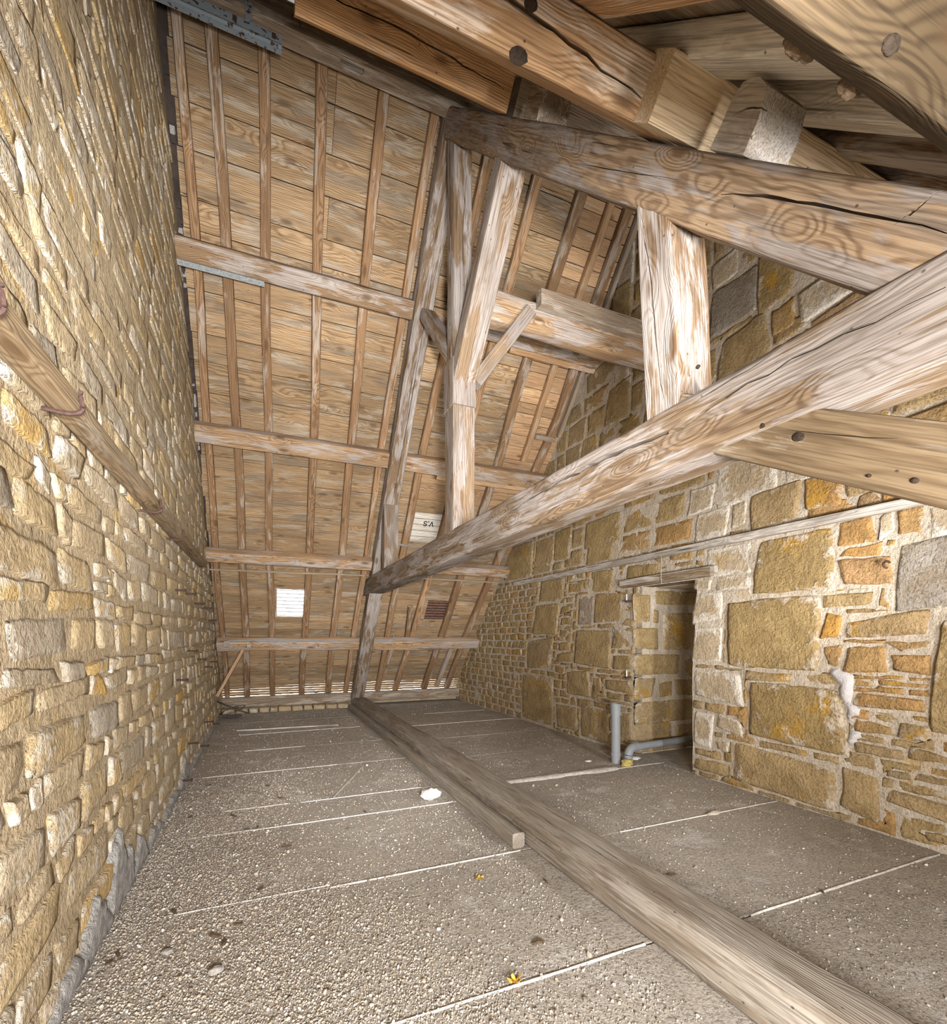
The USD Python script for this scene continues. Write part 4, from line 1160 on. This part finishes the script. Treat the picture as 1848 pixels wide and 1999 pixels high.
# spikes in the left wall
SP = [(5.062, 1.815), (5.759, 1.839), (6.597, 1.792), (7.479, 1.785), (8.169, 1.641), (5.795, 1.253), (6.597, 1.135), (7.417, .998), (8.169, 1.031), (5.062, 1.013), (5.687, .322), (6.745, .079), (5.20, .075), (8.323, .086), (7.417, .262)]
ROWN = [('upper row, nearest', 0), ('upper row, second', 1), ('upper row, third', 2), ('upper row, fourth', 3), ('upper row, farthest', 4), ('middle row, nearest', 5), ('middle row, second', 6), ('middle row, third', 7), ('middle row, farthest', 8), ('alone below the upper row, nearest', 9),
        ('low on the wall, second', 10), ('at floor level, middle', 11), ('at the wall foot beside the cement, nearest', 12), ('at floor level, farthest', 13), ('low on the wall, farther', 14)]
for (y, z), (lab, _) in zip(SP, ROWN):
    x0 = float(XL(z))
    m = trimesh.creation.cylinder(.009, .13, sections=8); m.apply_transform(trimesh.transformations.rotation_matrix(math.pi / 2, [0, 1, 0])); m.apply_translation([x0 + .045, y, z])
    hd = trimesh.creation.icosphere(1, .017); hd.apply_scale([.6, 1, 1]); hd.apply_translation([x0 + .11, y, z])
    s = thing('wall_spike', f'rusty iron spike in the left wall, {lab}', 'spike')
    obj('shank', m, M_iron, s, rest=False); obj('head', hd, M_iron, s, rest=False)
# hook on the right wall, hinge pins at the doorway, loop of wire
q = bp(1735, 1105, X=4.05)
hk = tube([(4.06, q[1], q[2] + .02), (3.99, q[1], q[2] + .02), (3.965, q[1] - .01, q[2] - .005), (3.985, q[1] - .02, q[2] - .02)], .008)
obj('wall_hook', hk, M_iron, None, rest=False, label='small rusty iron hook between orange and grey stones of the right wall', cat='hook')
for v, lab in ((1170, 'upper'), (1318, 'lower')):
    q = bp(1230, v, X=4.04)
    h_ = thing('hinge_pin', f'{lab} iron hinge pin beside the doorway in the right wall', 'hinge pin')
    m = trimesh.creation.cylinder(.011, .08, sections=10); m.apply_translation([3.985, q[1], q[2] + .02]); obj('pin', m, M_galv, h_, rest=False)
    obj('bracket', trimesh.creation.box([.09, .03, .025], trimesh.transformations.translation_matrix([4.02, q[1], q[2] - .025])), M_iron, h_, rest=False, smooth=False)
q = [bp(u, v, X=4.00) for u, v in ((1197, 1222), (1199, 1240), (1203, 1252), (1199, 1260), (1195, 1252), (1199, 1238), (1197, 1224))]
obj('wire_loop', tube(q, .004, 6), M_cable, None, rest=False, label='small loop of dark wire hanging on the right wall', cat='wire')
q = [bp(u, v, X=4.03) for u, v in ((1290, 1086), (1291, 1100), (1290, 1120), (1291, 1138))]
obj('string', tube(q, .005, 6), M_rope, None, rest=False, label='short string hanging from the long batten over the doorway', cat='string')
# conduit with junction boxes on the lowest purlin
cd = thing('conduit', 'grey electrical conduit with two junction boxes along the lowest purlin', 'conduit')
cp = lambda x, o=0, s=0: np.array([x, 9.121, 1.291]) - DF * .025 + NF * (.05 - o) + DF * s
obj('pipe', tube([cp(-.52), cp(.6), cp(1.55), cp(2.8), cp(4.0)], .013), M_pvc, cd, rest=False)
for x, s_ in ((-.545, .035), (-.205, .06)):
    bb = trimesh.creation.box([.09 if x < -.3 else .07, .05, .08])
    M, _ = frame(cp(x, .06, s_), cp(x, .06, s_) + EX, NF)
    obj('junction_box', bb, M_batten, cd, M, smooth=False)
q = [cp(.22, .07, .02), cp(.38, .07, .10), cp(.55, .07, .13), cp(.72, .07, .08), cp(.85, .07, .02)]
obj('drooping_cable', tube(q, .005, 6), M_batten, cd, rest=False)
# coil of cable in the far left corner
r = np.random.default_rng(8)
for k in range(4):
    an = np.linspace(0, 2 * np.pi * 1.6, 14) + k
    ra = .09 + .05 * k
    q = np.stack([-.47 + ra * np.cos(an) * (1 + .2 * r.normal(size=14) * .3), 9.35 + ra * 1.2 * np.sin(an), .02 + .015 * k + (.09 + .05 * k) * (np.sin(an * .5 + k) ** 2) * (k > 1)], 1)
    obj('cable_coil', tube(q, .006, 6), M_cable, None, rest=False, label=['small flat loop of dark cable in the far left corner', 'second loop of dark cable around the small one in the far corner', 'raised loop of dark cable leaning on the ledge in the far corner', 'largest raised loop of dark cable in the far left corner'][k], cat='cable')
q = [np.array([.86, 10.2, .30]), np.array([1.0, 10.17, .285]), np.array([1.15, 10.17, .28]), np.array([1.3, 10.19, .29])]
obj('eaves_cable', tube(q, .006, 6), M_cable, None, rest=False, label='short dark cable lying on the eaves sill left of the principal', cat='cable')
timber('floor_rod', (-.35, 8.05, .012), (1.1, 7.95, .012), .022, .02, (0, 0, 1), M_batten, 'thin grey rod lying across the far left floor', 'rod', wane=.003)

# ------------------------------------------------------------------ plastic pipes
pp = thing('standing_pipe', 'upright grey plastic pipe with a socket end by the doorway', 'pipe')
px, py = 3.605, 4.385
m = trimesh.creation.annulus(.046, .050, .62, sections=32); m.apply_translation([px, py, .31]); obj('pipe', m, M_pvc, pp, rest=False)
m = trimesh.creation.annulus(.050, .0565, .13, sections=32); m.apply_translation([px, py, .595]); obj('socket', m, M_pvc, pp, rest=False)
m = trimesh.creation.annulus(.050, .0555, .03, sections=32); m.apply_translation([px, py, .10]); obj('collar', m, M_pvc, pp, rest=False)
ep = thing('elbow_pipe', 'grey plastic waste pipe with an elbow running into the doorway', 'pipe')
ex, ey = 3.715, 4.31
an = np.linspace(0, np.pi / 2, 7)
q = [np.array([ex, ey, 0]), np.array([ex, ey, .05])] + [np.array([ex + .09 * (1 - math.cos(a)), ey + .02 * (1 - math.cos(a)), .075 + .09 * math.sin(a)]) for a in an] + [np.array([ex + .13, ey + .03, .166])]
obj('elbow', tube(q, .047, 20), M_pvc, ep, rest=False)
obj('pipe', tube([(ex + .10, ey + .022, .166), (ex + .6, ey + .09, .158), (ex + 1.6, ey + .20, .15)], .041, 20), M_pvc, ep, rest=False)
for x in (.105, .135):
    m = tube([(ex + x, ey + .02 + x * .1, .166), (ex + x + .012, ey + .021 + x * .1, .166), (ex + x + .02, ey + .022 + x * .1, .166)], .052, 20); obj('collar', m, M_pvc, ep, rest=False)


m = lump(.055, 3, (1.2, 1, .7), .5); m.apply_translation([3.64, 4.24, .03])
obj('foam_lump', m, M_foam, None, rest=False, label='lump of yellow foam at the foot of the plastic pipes', cat='foam')

# ------------------------------------------------------------------ debris
def rest_on(name, px_, size, sq, mat, seed, label, cat, facet=False):
    c = bp(*px_, Z=0)
    m = lump(size, seed, sq, .45, 2 if facet else 3)
    m.apply_translation([0, 0, -m.bounds[0][2] - .004]); m.apply_translation([c[0], c[1], 0])
    return obj(name, m, mat, None, smooth=False if facet else 40, rest=False, label=label, cat=cat)


rest_on('rubble_chunk', (841, 1562), .075, (1.2, .8, .6), PEB[4], 12, 'pale broken stone lying left of the floor beam', 'stone', True)
rest_on('rubble_chunk', (421, 1898), .024, (1.3, .8, .55), PEB[2], 14, 'grey flat stone on the gravel at lower left', 'stone', True)
rest_on('rubble_chunk', (1393, 1590), .038, (1.5, .7, .4), PEB[0], 15, 'beige stone flake beside a joint on the right floor', 'stone', True)
rest_on('rubble_chunk', (1148, 1487), .032, (1.3, .8, .4), PEB[4], 16, 'small pale flake on the floor left of the standing pipe', 'stone', True)
rest_on('rubble_chunk', (325, 1860), .020, (1.2, .9, .5), PEB[2], 19, 'bluish grey lump near the left wall cement', 'stone', True)
rest_on('rubble_chunk', (1240, 1483), .05, (1.3, .8, .4), PEB[4], 18, 'white rubble crumb under the elbow of the waste pipe', 'stone', True)


def leaf(px_, s, seed, label):
    r2 = np.random.default_rng(seed)
    n = 9
    an = np.linspace(0, 2 * np.pi, 24, endpoint=False)
    rad = s * (.75 + .25 * np.cos(an * 5 + seed)) * (1 + .1 * r2.normal(size=24))
    V = [(0, 0, .008)] + [(a * math.cos(t), a * .8 * math.sin(t), .006 + .45 * abs(a) * abs(math.sin(t * 1.5 + seed)) * .6) for a, t in zip(rad * .55, an)] + [(a * math.cos(t), a * .8 * math.sin(t), .004 + .6 * abs(a) * abs(math.sin(t * 2.5 + seed))) for a, t in zip(rad, an)]
    F = [(0, 1 + i, 1 + (i + 1) % 24) for i in range(24)] + [(1 + i, 25 + i, 25 + (i + 1) % 24) for i in range(24)] + [(1 + i, 25 + (i + 1) % 24, 1 + (i + 1) % 24) for i in range(24)]
    V = np.array(V); V2 = V - [0, 0, .0012]; F = np.array(F)
    c = bp(*px_, Z=0)
    obj('dry_leaf', (np.vstack([V, V2]) + [c[0], c[1], .002], np.vstack([F, F[:, ::-1] + len(V)])), M_leaf, None, smooth=True, rest=False, label=label, cat='leaf')


leaf((935, 1717), .028, 1, 'crumpled yellow dry leaf beside the middle floor joint')
leaf((1006, 1919), .034, 4, 'crumpled yellow dry leaf at the bottom near the white joint')
leaf((1100, 1640), .018, 6, 'tiny brown dry leaf lying on the floor beam')
CH = [((465, 1809), 'largest dark bark chip in the gravel'), ((437, 1845), 'long dark bark chip below the largest one'), ((421, 1832), 'thin bark chip above the long one'), ((510, 1740), 'curled bark chip above the middle joint'), ((340, 1784), 'bark chip on the joint near the left wall'),
      ((482, 1622), 'bark chip just above the third joint'), ((503, 1617), 'bark chip right of the one above the third joint'), ((548, 1560), 'dark lump of bark above the second joint'), ((372, 1598), 'bark chip close to the left wall foot'), ((455, 1595), 'bark chip between second and third joint at left'),
      ((680, 1620), 'dark bark lump in the middle of the left floor'), ((712, 1587), 'bark chip right of the middle bark lump'), ((560, 1656), 'round dark bark chip below the third joint'), ((410, 1535), 'bark chip below the farthest long joint'), ((522, 1536), 'thin bark chip between the far joints'),
      ((215, 1885), 'dark bark chip beside the wall in the gravel'), ((230, 1868), 'bark chip behind the one by the wall'), ((1050, 1845), 'tiny brown twig chip near the lower joint'), ((1066, 1725), 'tiny brown chip below the floor beam'), ((1310, 1710), 'dark splinter on the right floor'), ((1605, 1745), 'small brown chip on the right floor near the wall')]
for k, (p_, lab) in enumerate(CH):
    c = bp(*p_, Z=0)
    m = lump(.014 + .009 * ((k * 7) % 5) / 5, 30 + k, (1.5, .45, .28), .5, 2)
    m.apply_transform(trimesh.transformations.rotation_matrix(k * 1.3, [0, 0, 1])); m.apply_translation([c[0], c[1], .012])
    obj('bark_chip', m, M_chip, None, smooth=False, rest=False, label=lab + ' on the floor' if 'floor' not in lab else lab, cat='bark chip')
# sticky mud nests and cobweb tufts along the corner purlin
for k, (u, v) in enumerate(((1575, 103), (1660, 172), (1560, 88))):
    c = bp(u, v, Y=.62)
    m = lump(.012 + .004 * k % .01, 80 + k, (1.6, 1, .8), .6); m.apply_translation(c)
    obj('dust_tuft', m, M_chip, None, rest=False, label=['tuft of dust under the corner purlin, middle of three', 'tuft of dust under the corner purlin, lowest of three', 'tuft of dust under the corner purlin, uppermost of three'][k], cat='dust')

# ------------------------------------------------------------------ gravel
def scatter(name, n, dens, sizes, weights, seed, label):
    r = np.random.default_rng(seed)
    P = []
    while len(P) < n:
        q = r.uniform([-.74, .9], [4.05, 10.1], (20000, 2))
        dn = dens(q)
        keep = r.random(len(q)) < dn
        q = q[keep]
        q = q[~((q[:, 0] > 1.48) & (q[:, 0] < 1.91))]
        P += q.tolist()
    P = np.array(P[:n])
    inst = UsdGeom.PointInstancer.Define(stage, '/World/' + name)
    tag(inst.GetPrim(), label, 'gravel', None, 'stuff')
    protos = []
    for k, mt in enumerate(PEB):
        m = lump(1.0, 200 + k, (1, .85, .6), .55, 1)
        obj('grain', m, mt, inst.GetPrim(), smooth=False, rest=False)
        protos.append(f'/World/{name}/grain' + (f'_{k:03d}' if k else ''))
    inst.CreatePrototypesRel().SetTargets([Sdf.Path(p) for p in protos])
    sz = np.exp(r.normal(math.log(sizes[0]), sizes[1], n)).clip(.0012, .014)
    inst.CreatePositionsAttr(Vt.Vec3fArray.FromNumpy(np.c_[P, sz * .3].astype(np.float32)))
    inst.CreateScalesAttr(Vt.Vec3fArray.FromNumpy(np.repeat(sz[:, None], 3, 1).astype(np.float32)))
    inst.CreateProtoIndicesAttr(Vt.IntArray.FromNumpy(r.choice(len(PEB), n, p=weights).astype(np.int32)))
    qa = r.normal(size=(n, 4)); qa /= np.linalg.norm(qa, axis=1, keepdims=True)
    inst.CreateOrientationsAttr(Vt.QuathArray([Gf.Quath(float(a), float(b), float(c), float(d)) for a, b, c, d in qa]))


def d_left(q):
    x, y = q[:, 0], q[:, 1]
    edge = .45 + .35 * np.sin(y * 1.3) + .5 * (meshkit.fbm(np.c_[q * 1.6, np.zeros(len(q))], 3, 2) - .5) - .10 * (y - 3).clip(0)
    a = 1 / (1 + np.exp((x - edge) / .13)) * np.exp(-((y - 4.2).clip(0) / 1.1) ** 2)
    return a * (.35 + .65 * meshkit.fbm(np.c_[q * 5, np.zeros(len(q))], 3, 9)) * np.clip(3.0 / y, 0, 1)


def d_all(q):
    x, y = q[:, 0], q[:, 1]
    nb = np.exp(-np.abs(x - 1.36) / .16) + .7 * np.exp(-np.abs(x - 2.0) / .2)
    lf = .5 * (x < 1.5)
    return np.clip(.22 + lf * .35 + .8 * nb, 0, 1) * np.clip(3.0 / y, .05, 1) * (.3 + .7 * meshkit.fbm(np.c_[q * 2.5, np.zeros(len(q))], 3, 4))


scatter('gravel', 75000, d_left, (.0025, .45), [.36, .24, .16, .19, .05], 1, 'loose crushed stone gravel spread over the floor along the left wall')
scatter('grit', 45000, d_all, (.0021, .5), [.30, .18, .20, .22, .10], 2, 'fine scattered grit over the dusty floor and beside the floor beam')
